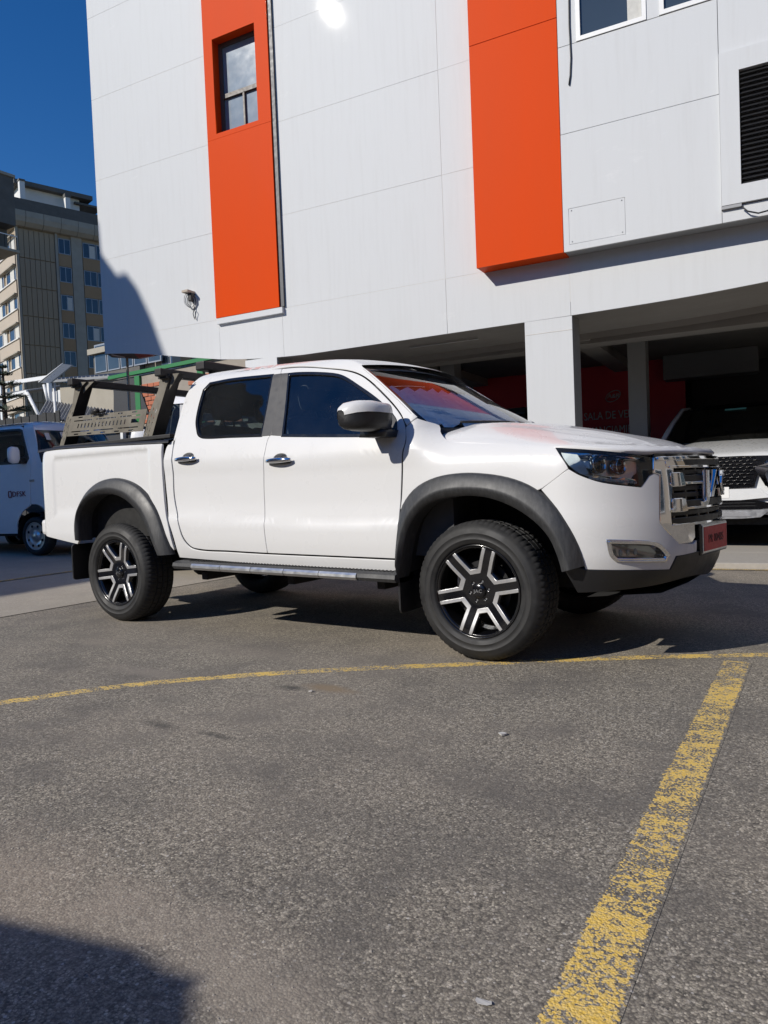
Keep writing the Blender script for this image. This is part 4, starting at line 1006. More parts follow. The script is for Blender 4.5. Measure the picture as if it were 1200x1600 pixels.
    for i, (s, z) in enumerate(edge):
        p = body(s, z); w = -p[1]; t = i / 13; row = []
        for k in range(25):
            u = -1 + 2 * k / 24; row.append((p[0] - .008 + (.10 + .17 * t) * (1 - abs(u) ** 2.2), u * w, p[2] - .004))
        rows.append(row)
    ws = MB().loft(rows).build('windscreen', 'glass_windscreen', root, True)
    bl = MB(); bl.loft([[(q[0], q[1], q[2]) for q in (np.array(r[0]) + (0, -.002, .004), np.array(r[1]) * .45 + np.array(r[0]) * .55 + (0.004, 0, .005))] for r in rows])
    bl.loft([[(q[0], q[1], q[2]) for q in (np.array(r[-1]) + (0, .002, .004), np.array(r[-2]) * .45 + np.array(r[-1]) * .55 + (0.004, 0, .005))] for r in rows])
    bl.loft([[tuple(np.array(q) + (.002, 0, .006)) for q in rows[0]], [tuple(np.array(a) * .82 + np.array(b) * .18 + (.002, 0, .006)) for a, b in zip(rows[0], rows[1])]])
    bl.build('windscreen_seal', 'gloss_black', ws)
    # cowl at the foot of the windscreen and two wipers
    cr = rows[-1]; ws_rows = rows
    for y0, y1 in ((-.62, -.05), (.05, .66)):
        wp = MB(); a = np.array((cr[12][0] - .06 + .02, y0, cr[0][2] + .018)); pts = []
        for k in range(9):
            t = k / 8; y = y0 + (y1 - y0) * t; u = y / abs(cr[0][1]); pts.append((cr[0][0] + .27 * (1 - abs(u) ** 2.2) - .005 - .06 * t * (y0 < 0) , y, cr[0][2] + .018 + .02 * t))
        wp.tube(pts, .008, 6); wp.build('wiper', 'black_trim', root, True)
    # ---- front wings and bonnet
    fender = [(2.680,1.296),(2.696,1.215),(2.682,1.144),(2.660,0.926),(2.647,0.832),(2.754,0.934),(2.882,0.986),(3.041,1.004),(3.192,0.995),(3.335,0.964),(3.455,0.912),(3.493,0.924),(3.635,1.018),(3.605,1.066),(3.552,1.127),(3.542,1.132),(3.313,1.158),(3.127,1.177),(2.965,1.195),(2.906,1.217),(2.852,1.265),(2.832,1.300),(2.773,1.327),(2.736,1.343)]
    both(panel('front_wing', fender, PAINT, root, body, gap=.003, depth=.010))
    cut = [(2.836,1.302),(2.854,1.269),(2.906,1.223),(2.962,1.201),(3.124,1.183),(3.312,1.162),(3.540,1.137),(3.827,1.097),(3.979,1.076)]
    Zf = _interp([(0, 1.335), (.4, 1.318), (.6, 1.292), (.76, 1.245), (.83, 1.205), (.87, 1.17), (.90, 1.13), (.93, 1.06)])
    def bonnet(x, y):
        q = .24 * _sm((x - 2.95) / .9); rho = math.hypot(max(0, x - X0) / (XF(1.08) - X0), y / .93); e = min(.93, rho * .93 * (1 - .03 * _sm((x - 3.4) / .4)))
        z = (Zf(e) + .95 * q) / (1 + q) - .112 * (1 - _sm((e - .72) / .2)) * max(0, x - 3.15) ** 1.5
        ridge = .008 * math.exp(-((abs(y) - .40 - .12 * (4.0 - x)) / .06) ** 2) * _sm((4.0 - x) / .3)
        return np.array((x, y, z + ridge - .004))
    side = [tuple(body(s, z)[:2]) for s, z in cut] + [tuple(body(s, 1.075)[:2]) for s in (4.08, 4.2, 4.33)]
    outl = side + [(body(4.5, 1.075)[0], 0)] + [(x, -y) for x, y in side[::-1]]
    outl += [(side[0][0] + .03, -side[0][1] * .9), (side[0][0] + .13, .45), (side[0][0] + .17, 0), (side[0][0] + .13, -.45), (side[0][0] + .03, side[0][1] * .9)]
    panel('bonnet', outl, PAINT, root, bonnet, gap=.001, depth=.032, bev=.006)
    hx = lambda y: side[0][0] + .17 - .17 * min(1, abs(y) / abs(side[0][1])) ** 2.2
    crow = [[(p[0] - .01, p[1], p[2] - .012) for p in cr], [(max(p[0] + .02, hx(p[1]) - .05), p[1], min(p[2] - .02, bonnet(hx(p[1]), p[1])[2] - .012)) for p in cr], [(max(p[0] + .05, hx(p[1]) + .05), p[1] * .99, bonnet(hx(p[1]), p[1])[2] - .035) for p in cr]]
    MB().loft(crow).build('cowl', 'black_trim', root, True)
    # crinkled foil sunshade standing behind the windscreen
    rg = random.Random(4); sr = []
    for i, r in enumerate(ws_rows[3:13]):
        sr.append([(p[0] - .055 + (.016, -.016)[j % 2] + rg.uniform(-.006, .006), p[1] * .93, p[2] - .035 + (.020, -.020)[j % 2] + rg.uniform(-.005, .005)) for j, p in enumerate(r)])
    MB().loft(sr, False, False).build('sunshade', 'foil', root, True)
    # ---- front bumper
    fogp = [(3.808,0.659),(3.909,0.650),(4.005,0.638),(4.052,0.616),(4.094,0.567),(4.079,0.541),(3.952,0.552),(3.842,0.561),(3.820,0.586)]
    fog_i = resample(fogp, .015)
    bump = [(3.493,0.919),(3.634,1.013),(3.690,0.979),(3.795,0.939),(3.970,0.908),(3.996,0.940),(4.014,0.963),(4.037,0.973),(4.067,0.968),(4.058,0.848),(4.053,0.733),(4.082,0.694),(4.108,0.666),(4.157,0.622),(4.252,0.604)] + [(4.27, .620), (4.27, .556)] + [(4.136,0.557),(4.109,0.491),(3.954,0.505),(3.804,0.515),(3.700,0.521),(3.676,0.632),(3.635,0.727),(3.558,0.841)]
    bmp = both(panel('front_bumper', bump, PAINT, root, body, holes=[fog_i], gap=.001, depth=.04))
    # fog lamp
    def inner(l, q, dep, z0=None):
        c = np.mean(np.array(l), axis=0); out = []
        for s, z in l:
            s2, z2 = c[0] + (s - c[0]) * q, c[1] + (z - c[1]) * q; p = body(s2, z2); e = 1e-3
            n = np.cross(body(s2 + e, z2) - p, body(s2, z2 + e) - p); n /= np.linalg.norm(n); out.append(p - n * dep)
        return out
    fl = MB().loft([inner(fog_i, 1.0, -.004), inner(fog_i, .99, -.010), inner(fog_i, .93, -.006), inner(fog_i, .90, .02), inner(fog_i, .80, .045)], True).build('fog_lamp', 'chrome', root, True)
    MB().add(inner(fog_i, .82, .044), [tuple(range(len(fog_i)))]).build('fog_back', 'satin_silver', fl)
    panel('fog_frame', inset(fog_i, -.004), 'chrome', fl, body, holes=[inset(fog_i, .009)], gap=0, off=.006, depth=.012, bev=.003, world=False, smooth_out=False, step=.1)
    fc = np.mean(np.array(fog_i), axis=0)
    for k, ds in enumerate((-.07, -.035, .0)):
        c = inner([(fc[0] + ds, fc[1] - .005)], 1, .02)[0]
        MB().loft([[c + np.array((r * math.cos(a) * .5, -d, r * math.sin(a))) for a in (2 * math.pi * j / 14 for j in range(14))] for r, d in ((.017, 0), (.016, .012), (.009, .016), (.001, .017))], True).build('led', 'lamp_white', fl)
    panel('lens', fog_i, 'glass_clear', fl, body, gap=.004, off=-.004, depth=.003, world=False, smooth_out=False)
    mirror_part(fl)
    # black lower valance
    val = [(3.579,0.558),(3.699,0.518),(3.804,0.512),(3.955,0.501),(4.114,0.487),(4.140,0.552)] + [(4.30, .560), (4.50, .556), (4.50, .405)] + [(4.282,0.433),(4.039,0.417),(3.841,0.409),(3.654,0.403)]
    both(panel('lower_valance', val, 'black_trim', root, body, gap=0, off=.004, depth=.10))
    skid = MB(); skid.loft([[(3.60, -.62, .34), (3.60, .62, .34)], [(3.95, -.5, .36), (3.95, .5, .36)], [(4.06, -.4, .405), (4.06, .4, .405)]]); skid.build('skid_plate', 'underbody', root, True)
    # ---- head lamp
    hlp = [(3.553,1.126),(3.605,1.066),(3.644,1.023),(3.690,0.984),(3.737,0.963),(3.795,0.944),(3.881,0.928),(3.970,0.913),(3.993,0.940),(4.011,0.966),(4.031,0.979),(4.039,1.055),(3.947,1.075),(3.857,1.090),(3.703,1.110)]
    hl = resample(hlp, .02)
    H = MB().loft([inner(hl, 1.0, .001), inner(hl, .975, .012), inner(hl, .93, .06), inner(hl, .86, .075)], True).build('head_lamp', 'lamp_inner', root, True)
    MB().add(inner(hl, .87, .074), [tuple(range(len(hl)))]).build('lamp_back', 'satin_silver', H)
    def lamp_bar(name, poly, mat, dep0, dep1):
        pl = resample(poly, .02); MB().loft([inner(pl, 1.0, dep1), inner(pl, 1.0, dep0), inner(pl, .9, dep0 - .004)], True).build(name, mat, H)
        q = H.children[-1]; return q
    def patch(name, poly, mat, dep, thick=.02):
        pl = resample(poly, .015); a = inner(pl, 1.0, dep); b = inner(pl, .97, dep + thick)
        n = len(a); MB().add(list(a) + list(b), [tuple(range(n))] + [(i, (i + 1) % n, (i + 1) % n + n, i + n) for i in range(n)]).build(name, mat, H)
    patch('running_light', [(3.590,1.102),(3.678,1.088),(3.701,1.052),(3.735,0.988),(3.696,0.987),(3.641,1.030),(3.608,1.072)], 'lamp_white', .008)
    patch('indicator', [(3.704,1.055),(3.753,1.055),(3.754,1.016),(3.718,1.020)], 'lamp_white', .03)
    patch('chrome_blade', [(3.734,0.970),(3.797,0.976),(3.892,0.966),(3.954,0.952),(3.960,0.944),(3.863,0.958),(3.776,0.965)], 'chrome', .02)
    patch('upper_blade', [(3.595,1.111),(3.703,1.101),(3.856,1.080),(3.993,1.060),(3.975,1.051),(3.840,1.068),(3.688,1.087)], 'chrome', .02)
    for px, rr_ in (([(3.785,1.039)], .040), ([(3.893,1.022)], .034)):
        c = np.array(inner([px[0]], 1, .05)[0]); e = 1e-3; s_, z_ = px[0]; p = body(s_, z_); n = np.cross(body(s_ + e, z_) - p, body(s_, z_ + e) - p); n /= np.linalg.norm(n)
        n = n * .5 + np.array((1, 0, 0)) * .5; n /= np.linalg.norm(n); a1 = np.cross(n, (0, 0, 1)); a1 /= np.linalg.norm(a1); a2 = np.cross(a1, n)
        def ring_(r, d): return [c + n * d + a1 * r * math.cos(t) + a2 * r * math.sin(t) for t in (2 * math.pi * j / 20 for j in range(20))]
        MB().loft([ring_(rr_ * 1.15, -.02), ring_(rr_ * 1.15, .018), ring_(rr_ * 1.0, .022), ring_(rr_ * .92, .004)], True).build('projector_ring', 'chrome', H)
        MB().loft([ring_(rr_ * .92, .002), ring_(rr_ * .8, .014), ring_(rr_ * .5, .022), ring_(.001, .025)], True).build('projector_lens', 'gloss_black', H)
    for k in range(13):
        t = k / 12; s_, z_ = np.array([(3.740,0.962)][0]) * (1 - t) + np.array([(3.950,0.931)][0]) * t
        c = np.array(inner([(s_, z_ + .004)], 1, .012)[0]); MB().bbox(c[0] - .008, c[0] + .008, c[1] - .004, c[1] + .004, c[2] - .006, c[2] + .006, .003).build('light_bead', 'lamp_white', H)
    panel('lens', hl, 'glass_clear', H, body, gap=.002, off=.001, depth=.004, world=False, smooth_out=False)
    mirror_part(H)
    # ---- grille: chrome surround, bars, letters
    ch = [(4.043,1.052),(4.075,1.056),(4.110,1.057),(4.148,1.045),(4.132,0.940),(4.110,0.768),(4.126,0.670),(4.154,0.638),(4.108,0.670),(4.052,0.734),(4.056,0.848),(4.065,0.972),(4.035,0.981)]
    both(panel('grille_cheek', ch, 'chrome', root, body, gap=.001, off=.005, depth=.03, bev=.004))
    lowch = [(4.121,0.722),(4.234,0.699)] + [(4.25, .716), (4.25, .640)] + [(4.230,0.620),(4.157,0.622),(4.115,0.665)]
    both(panel('grille_lower_trim', lowch, 'chrome', root, body, gap=0, off=.006, depth=.03, bev=.006))
    both(panel('grille_top_trim', [(4.06, 1.052), (4.20, 1.056), (4.50, 1.058), (4.50, 1.046), (4.20, 1.044), (4.06, 1.040)], 'chrome', root, body, gap=0, off=.012, depth=.03, bev=.003))
    # dark mesh behind
    both(panel('grille_back', [(4.08, 1.05), (4.50, 1.06), (4.50, .63), (4.30, .64), (4.10, .72)], 'liner', root, body, gap=0, off=-.05, depth=.01))
    both(panel('grille_surface', [(4.06, 1.078), (4.50, 1.078), (4.50, 1.056), (4.06, 1.05)], 'gloss_black', root, body, gap=0, off=-.012, depth=.02))
    for k, (z, hgt, mat, o_) in enumerate(((1.022, .030, 'grille_black', .008), (.980, .016, 'grille_black', -.010), (.940, .034, 'grille_black', .006), (.898, .016, 'grille_black', -.010), (.862, .016, 'grille_black', -.010), (.812, .034, 'grille_black', .006), (.770, .016, 'grille_black', -.010), (.728, .030, 'grille_black', .004))):
        l = [(4.115, z + hgt / 2), (4.50, z + hgt / 2), (4.50, z - hgt / 2), (4.115, z - hgt / 2)]
        both(panel('grille_bar', l, mat, root, body, gap=0, off=o_, depth=.025, bev=.005, step=.04))
        if hgt > .02:
            both(panel('bar_edge', [(4.115, z - hgt / 2 + .002), (4.50, z - hgt / 2 + .002), (4.50, z - hgt / 2 - .006), (4.115, z - hgt / 2 - .006)], 'chrome', root, body, gap=0, off=o_ + .004, depth=.012, bev=.002, step=.06))
    for s0, s1, z, hgt in ((4.120, 4.190, .942, .062), (4.120, 4.195, .812, .060), (4.10, 4.20, 1.024, .030)):
        both(panel('grille_end_piece', [(s0, z + hgt / 2), (s1, z + hgt / 2), (s1 + .012, z - hgt / 2), (s0, z - hgt / 2)], 'chrome', root, body, gap=0, off=.009, depth=.03, bev=.005, step=.04))
    for s in (4.14, 4.22, 4.31, 4.40):
        both(panel('grille_upright', [(s, 1.04), (s + .008, 1.04), (s + .008, .68), (s, .68)], 'gloss_black', root, body, gap=0, off=-.012, depth=.02, bev=.002))
    v, f = text_mesh('JAC', .20, .010, .004, 1.05); kx = .58 / (max(p[0] for p in v) - min(p[0] for p in v))
    def nose(y, z):
        th = math.acos(min(1, abs(y) / halfw(X0, z))); return X0 + (XF(z) - X0) * math.sin(th)
    v = [(nose(p[0] * kx, .90) + .012 + p[2], p[0] * kx, .905 + p[1] * 1.0) for p in v]
    sharp(MB().add(v, f).build('badge_letters', 'chrome', root, True), 30)
    # number plate on its holder
    hold = MB(); xp = 4.168
    M = Matrix.Translation((4.138, -.115, .622)) @ Matrix.Rotation(R(-8), 4, 'Z')
    hold.bbox(-.05, .006, -.205, .205, -.085, .085, .008, M); hold = hold.build('plate_holder', 'gloss_black', root, True)
    fr = MB().bbox(.005, .012, -.190, .190, -.073, .073, .004, M).build('plate_frame', 'satin_silver', hold)
    MB().bbox(.011, .0145, -.180, .180, -.064, .064, .002, M).build('number_plate', 'plate_red', hold)
    v, f = text_mesh('PR 00485', .062, .0008)
    MB().add([tuple(M @ Vector((.0155 + p[2], p[0], p[1] - .004))) for p in v], f).build('plate_text', 'plate_ink', hold)
    # ---- load bed
    bed = [(-.99, 1.350), (-.985, 1.372)] + [(-0.750,1.370),(-0.392,1.363),(0.105,1.350),(0.642,1.332),(0.647,1.050),(0.660,0.844),(0.697,0.680),(0.714,0.569),(0.674,0.615),(0.638,0.698),(0.581,0.795),(0.529,0.879),(0.442,0.962),(0.331,1.031),(0.192,1.076),(0.054,1.086),(-0.091,1.057),(-0.219,0.991),(-0.311,0.890),(-0.369,0.777),(-0.376,0.655),(-0.429,0.602),(-0.620,0.629)] + [(-.985, .685), (-1.0, .72), (-1.01, .80)]
    def bedsurf(s, z):
        p = body(s, z)
        if s > -.80:   # shallow pressed field in the bed side
            a = min(_sm((s + .72) / .05), _sm((.52 - s) / .05), _sm((1.315 - z) / .03), _sm((z - .80) / .10))
            r = math.hypot(s, z - .40); a *= _sm((r - .50) / .13)
            p = p + np.array((0, .011 * a, 0))
        return p
    both(panel('bed_side', bed, PAINT, root, bedsurf, gap=.002, step=.035))
    cap = MB()
    for sg in (-1, 1):
        rows = []
        for x in np.linspace(-.94, .70, 12):
            z = float(np.interp(x, (-.94, -.6, .70), (1.372, 1.385, 1.348)))
            rows.append([(x, sg * y, zz) for y, zz in ((.912, z - .012), (.905, z + .010), (.86, z + .014), (.80, z + .010), (.795, z - .05))])
        cap.loft(rows)
    cap.build('bed_rail_cap', 'black_trim', root, True)
    tub = MB(); tub.box(-.90, .68, -.80, -.78, .70, 1.34).box(-.90, .68, .78, .80, .70, 1.34).box(.66, .68, -.78, .78, .70, 1.34).box(-.90, .68, -.80, .80, .66, .70)
    tub.build('bed_tub', 'underbody', root, True)
    tg = MB(); tg.bbox(-.965, -.90, -.74, .74, .74, 1.365, .02); tg.build('tailgate', PAINT, root, True)
    both(panel('tail_lamp', [(-1.04, 1.28), (-.992, 1.27), (-.982, 1.10), (-.990, .90), (-1.04, .86)], 'lamp_lens_red', root, body, gap=0, off=.004, depth=.03, bev=.006))
    rb = MB(); rb.bbox(-1.04, -.86, -.86, .86, .665, .80, .03); rb.build('rear_bumper', PAINT, root, True)
    MB().bbox(-1.05, -.95, -.80, .80, .795, .825, .008).build('rear_step_pad', 'black_trim', root, True)
    # ---- flares
    def flare(name, outer, innr, yl):
        O = np.array(arcs(outer, 40)); I = np.array(arcs(innr, 40)); rows = []
        for (s, z), (x2, z2) in zip(O, I):
            p = body(s, z); q = np.array((x2, yl, z2)); r = []
            for t, dy in ((-.015, .012), (0, -.004), (.02, -.016), (.10, -.024), (.30, -.034), (.55, -.043), (.66, -.044), (.72, -.038), (1.0, -.018), (1.01, -.01), (1.01, .05), (1.01, .10)):
                b = p * (1 - t) + q * t; yb = p[1] * (1 - min(1, t)) + yl * min(1, t)
                r.append((b[0], yb + dy, b[2]))
            rows.append(r)
        return MB().loft(rows).build(name, 'flare_plastic', root, True), I
    fo = [(2.637,0.667),(2.651,0.747),(2.666,0.853),(2.754,0.950),(2.883,1.003),(3.042,1.021),(3.192,1.011),(3.336,0.981),(3.456,0.928),(3.554,0.846),(3.635,0.727),(3.676,0.632),(3.698,0.539)]
    fi = [(2.640,0.440),(2.709,0.704),(2.787,0.814),(2.891,0.875),(3.049,0.899),(3.198,0.890),(3.340,0.842),(3.458,0.768),(3.539,0.681),(3.582,0.580),(3.599,0.514)]
    f1, I1 = flare('front_flare', fo, fi, -.95); mirror_part(f1)
    ro = [(-0.403,0.649),(-0.403,0.777),(-0.344,0.898),(-0.242,1.007),(-0.105,1.077),(0.056,1.107),(0.202,1.096),(0.355,1.049),(0.472,0.973),(0.557,0.883),(0.609,0.795),(0.657,0.684),(0.692,0.582),(0.706,0.540)]
    ri = [(-0.338,0.631),(-0.334,0.762),(-0.315,0.843),(-0.227,0.927),(-0.108,0.979),(0.033,0.991),(0.166,0.977),(0.283,0.932),(0.371,0.871),(0.445,0.797),(0.495,0.714),(0.564,0.583),(0.591,0.535)]
    f2, I2 = flare('rear_flare', ro, ri, -.95); mirror_part(f2)
    for cx, I in ((3.09, I1), (0.0, I2)):
        ww = MB(); rows = []
        for x, z in I: rows.append([(x, -.93, z), (cx + (x - cx) * 1.0, -.80, z + .02), (cx + (x - cx) * 1.02, -.48, z + .02)])
        ww.loft(rows); ww.add([(x, -.48, z + .02) for x, z in I] + [(I[-1][0], -.48, .45), (I[0][0], -.48, .45)], [tuple(range(len(I) + 2))])
        both(ww.build('wheel_well', 'liner', root, True))
    # mud flaps
    def flap(pts, x_off, y0, y1):
        m = MB(); m.prism(pts, lambda y, z: (x_off, y, z), lambda y, z: (x_off + .012, y, z)); return m
    both(flap(rounded([(-.955, .60), (-.955, .315), (-.70, .315), (-.70, .60)], .03), -.47, 0, 0).build('mud_flap', 'black_trim', root, True))
    both(flap(rounded([(-.95, .62), (-.95, .245), (-.68, .245), (-.68, .62)], .03), 2.63, 0, 0).build('mud_flap', 'black_trim', root, True))
    # ---- running board
    ra, rb_ = [(0.810,0.471),(2.642,0.446)]
    def rbz(x): return ra[1] + (rb_[1] - ra[1]) * (x - ra[0]) / (rb_[0] - ra[0])
    board = MB(); rows = []
    for x in np.linspace(ra[0] - .02, rb_[0], 14):
        z = rbz(x); rows.append([(x, -.80, z - .02), (x, -.80, z + .034), (x, -.965, z + .030), (x, -.998, z + .020), (x, -1.005, z - .002), (x, -.990, z - .022), (x, -.90, z - .03)])
    board.loft(rows, True, False, True); brd = both(board.build('running_board', 'flare_plastic', root, True))
    tread = MB()
    for i in range(64):
        x = ra[0] + .10 + (rb_[0] - ra[0] - .16) * i / 63; z = rbz(x) + .030
        for j in range(3): tread.box(x - .006, x + .006, -.945 + .036 * j, -.925 + .036 * j, z, z + .006)
    tread.build('step_tread', 'black_trim', brd)
    xs0, xs1 = [(0.985,0.463)][0][0], [(2.383,0.427)][0][0]
    for i in range(5):
        a = xs0 + (xs1 - xs0) * i / 5; b = xs0 + (xs1 - xs0) * (i + 1) / 5 - .005
        rows = [[(x, -1.000, rbz(x) + .022), (x, -1.010, rbz(x) + .010), (x, -1.012, rbz(x) - .004), (x, -1.000, rbz(x) - .020), (x, -.990, rbz(x))] for x in (a, (a + b) / 2, b)]
        MB().loft(rows, True, False, True).build('step_trim', 'satin_silver', brd)
    for x in (.95, 1.75, 2.45):
        MB().bbox(x - .03, x + .03, -.86, -.55, .36, .42, .008).build('step_bracket', 'underbody', root, True)
    # ---- mirrors
    def mirror_housing():
        secs = []
        for t, cx, cz, rx, rz in ((0, 2.600, 1.352, .030, .050), (.06, 2.595, 1.352, .060, .074), (.25, 2.580, 1.350, .078, .078), (.5, 2.560, 1.352, .086, .083), (.75, 2.532, 1.353, .084, .080), (.90, 2.506, 1.352, .072, .070), (.97, 2.490, 1.350, .054, .052), (1, 2.482, 1.350, .030, .034)):
            y = -.965 - .265 * t; secs.append([(cx + rx * math.copysign(abs(math.cos(a)) ** .62, math.cos(a)) * (1.0 if math.cos(a) > 0 else .55), y, cz + rz * math.copysign(abs(math.sin(a)) ** .58, math.sin(a))) for a in (2 * math.pi * (j + .5) / 40 for j in range(40))])
        return secs
    secs = mirror_housing(); up = MB(); dn = MB()
    n = 40
    for i in range(len(secs) - 1):
        for j in range(n):
            q = [secs[i][j], secs[i][(j + 1) % n], secs[i + 1][(j + 1) % n], secs[i + 1][j]]
            zc = sum(p[2] for p in q) / 4; (up if j < 20 else dn).add(q, [(0, 1, 2, 3)], True)
    for sct in (secs[0], secs[-1]):
        dn.add(sct, [tuple(range(n))], True)
    md = dn.build('mirror_base', 'black_trim', root, True)
    bm = bmesh.new(); bm.from_mesh(md.data); bmesh.ops.remove_doubles(bm, verts=bm.verts[:], dist=1e-5); bmesh.ops.recalc_face_normals(bm, faces=bm.faces[:]); bm.to_mesh(md.data); bm.free()
    for o_, m_ in ((up, 'truck_paint'),):
        bm = bmesh.new(); me = bpy.data.meshes.new('mirror_cap'); me.from_pydata([tuple(p) for p in o_.v], [], o_.f); bm.from_mesh(me)
        bmesh.ops.remove_doubles(bm, verts=bm.verts[:], dist=1e-5); bmesh.ops.recalc_face_normals(bm, faces=bm.faces[:])
        for v_ in bm.verts: v_.co += v_.normal * .004
        bm.to_mesh(me); bm.free(); me.polygons.foreach_set('use_smooth', [True] * len(me.polygons)); me.materials.append(MATS[m_]); link('mirror_cap', me, md)
    arm = MB(); arm.loft([[(2.555 + .075 * dx, y, 1.262 + .1 * 0 + dz) for dx, dz in ((-1, -.018), (1, -.022), (1.05, .02), (-.8, .024))] for y in (-.86, -.93, -.99, -1.06)], True, True, True)
    arm.loft([[(2.565 + .05 * dx, y, 1.275 + dz + .02) for dx, dz in ((-1, -.02), (1, -.02), (1, .03), (-1, .03))] for y in (-.93, -1.02, -1.06)], True, True, True)
    arm.build('mirror_arm', 'black_trim', md)
    sail = resample([(2.502,1.412),(2.547,1.393),(2.604,1.343),(2.627,1.263),(2.596,1.243),(2.498,1.250)], .02)
    panel('mirror_sail', sail, 'black_trim', md, body, gap=0, off=.008, depth=.02, world=False, smooth_out=False)
    MB().bbox(2.500, 2.503, -1.19, -1.0, 1.29, 1.42, .001).build('mirror_glass', 'chrome', md)
    mirror_part(md)
    # ---- underbody
    u = MB(); u.box(-.95, 3.7, -.50, -.38, .42, .55).box(-.95, 3.7, .38, .50, .42, .55).box(.75, 2.62, -.84, .84, .52, .56).box(2.75, 3.75, -.45, .45, .36, .60).box(.8, 1.9, .1, .36, .38, .52)
    u.build('chassis', 'underbody', root, True)
    ax = MB()
    ax.tube([(0, -.72, .38), (0, .72, .38)], .045, 10); ax.tube([(3.09, -.72, .36), (3.09, .72, .36)], .035, 8)
    ax.loft([[(.14 * math.cos(a) * r, .05 + y, .38 + .14 * math.sin(a) * r) for a in (2 * math.pi * j / 14 for j in range(14))] for y, r in ((-.16, .3), (-.1, .85), (0, 1), (.1, .85), (.16, .3))], True, True, True)
    ax.build('axle', 'underbody', root, True)
    ex = MB(); ex.tube([(-.9, .42, .42), (-.4, .45, .44), (.3, .40, .52), (.6, .2, .42), (2.6, .15, .40)], .03, 8); ex.build('exhaust', 'underbody', root, True)
    # ---- interior
    fl_ = MB(); fl_.box(.78, 2.9, -.80, .80, .56, .60).box(2.62, 2.92, -.80, .80, .60, 1.10); fl_.build('cabin_floor', 'interior_dark', root, True)
    ds = MB(); rows = []
    for y in np.linspace(-.78, .78, 9): rows.append([(2.95, y, 1.22), (2.70, y, 1.24), (2.42, y, 1.20), (2.33, y, 1.12), (2.36, y, .95), (2.60, y, .80)])
    ds.loft(rows, False, True); ds.build('dashboard', 'interior_dark', root, True)
    def seat(x, y, w, mat):
        m = MB(); m.bbox(x - .08, x + .46, y - w, y + w, .78, .94, .05)
        M = Matrix.Translation((x, 0, .92)) @ Matrix.Rotation(R(-12), 4, 'Y'); m.bbox(-.13, .03, y - w, y + w, -.05, .56, .05, M)
        b = m.build('seat', mat, root, True)
        h = MB(); M2 = M @ Matrix.Translation((-.01, 0, .58)); h.bbox(-.05, .05, y - .13, y + .13, .02, .20, .04, M2); h.tube([M2 @ Vector((0, y - .05, .05)), M2 @ Vector((0, y - .05, -.06))], .008, 6); h.tube([M2 @ Vector((0, y + .05, .05)), M2 @ Vector((0, y + .05, -.06))], .008, 6)
        h.build('headrest', mat, b)
    for x, y, w in ((1.78, -.40, .26), (1.78, .40, .26), (.98, -.46, .24), (.98, 0, .22), (.98, .46, .24)): seat(x, y, w, 'seat_cloth')
    sw = MB(); cc = Vector((2.20, .40, 1.16)); nx = Vector((-.85, 0, .52)).normalized(); a1 = Vector((0, 1, 0)); a2 = nx.cross(a1)
    sw.tube([cc + (a1 * math.cos(t) + a2 * math.sin(t)) * .185 for t in (2 * math.pi * k / 24 for k in range(25))], .016, 8, False)
    for t in (0, math.pi, -math.pi / 2): sw.tube([cc, cc + (a1 * math.cos(t) + a2 * math.sin(t)) * .18], .015, 6)
    sw.tube([cc, cc - nx * .3], .03, 8); sw.build('steering_wheel', 'interior_dark', root, True)
    MB().bbox(2.36, 2.40, -.12, .12, 1.60, 1.68, .015).build('cabin_mirror', 'interior_dark', root, True)

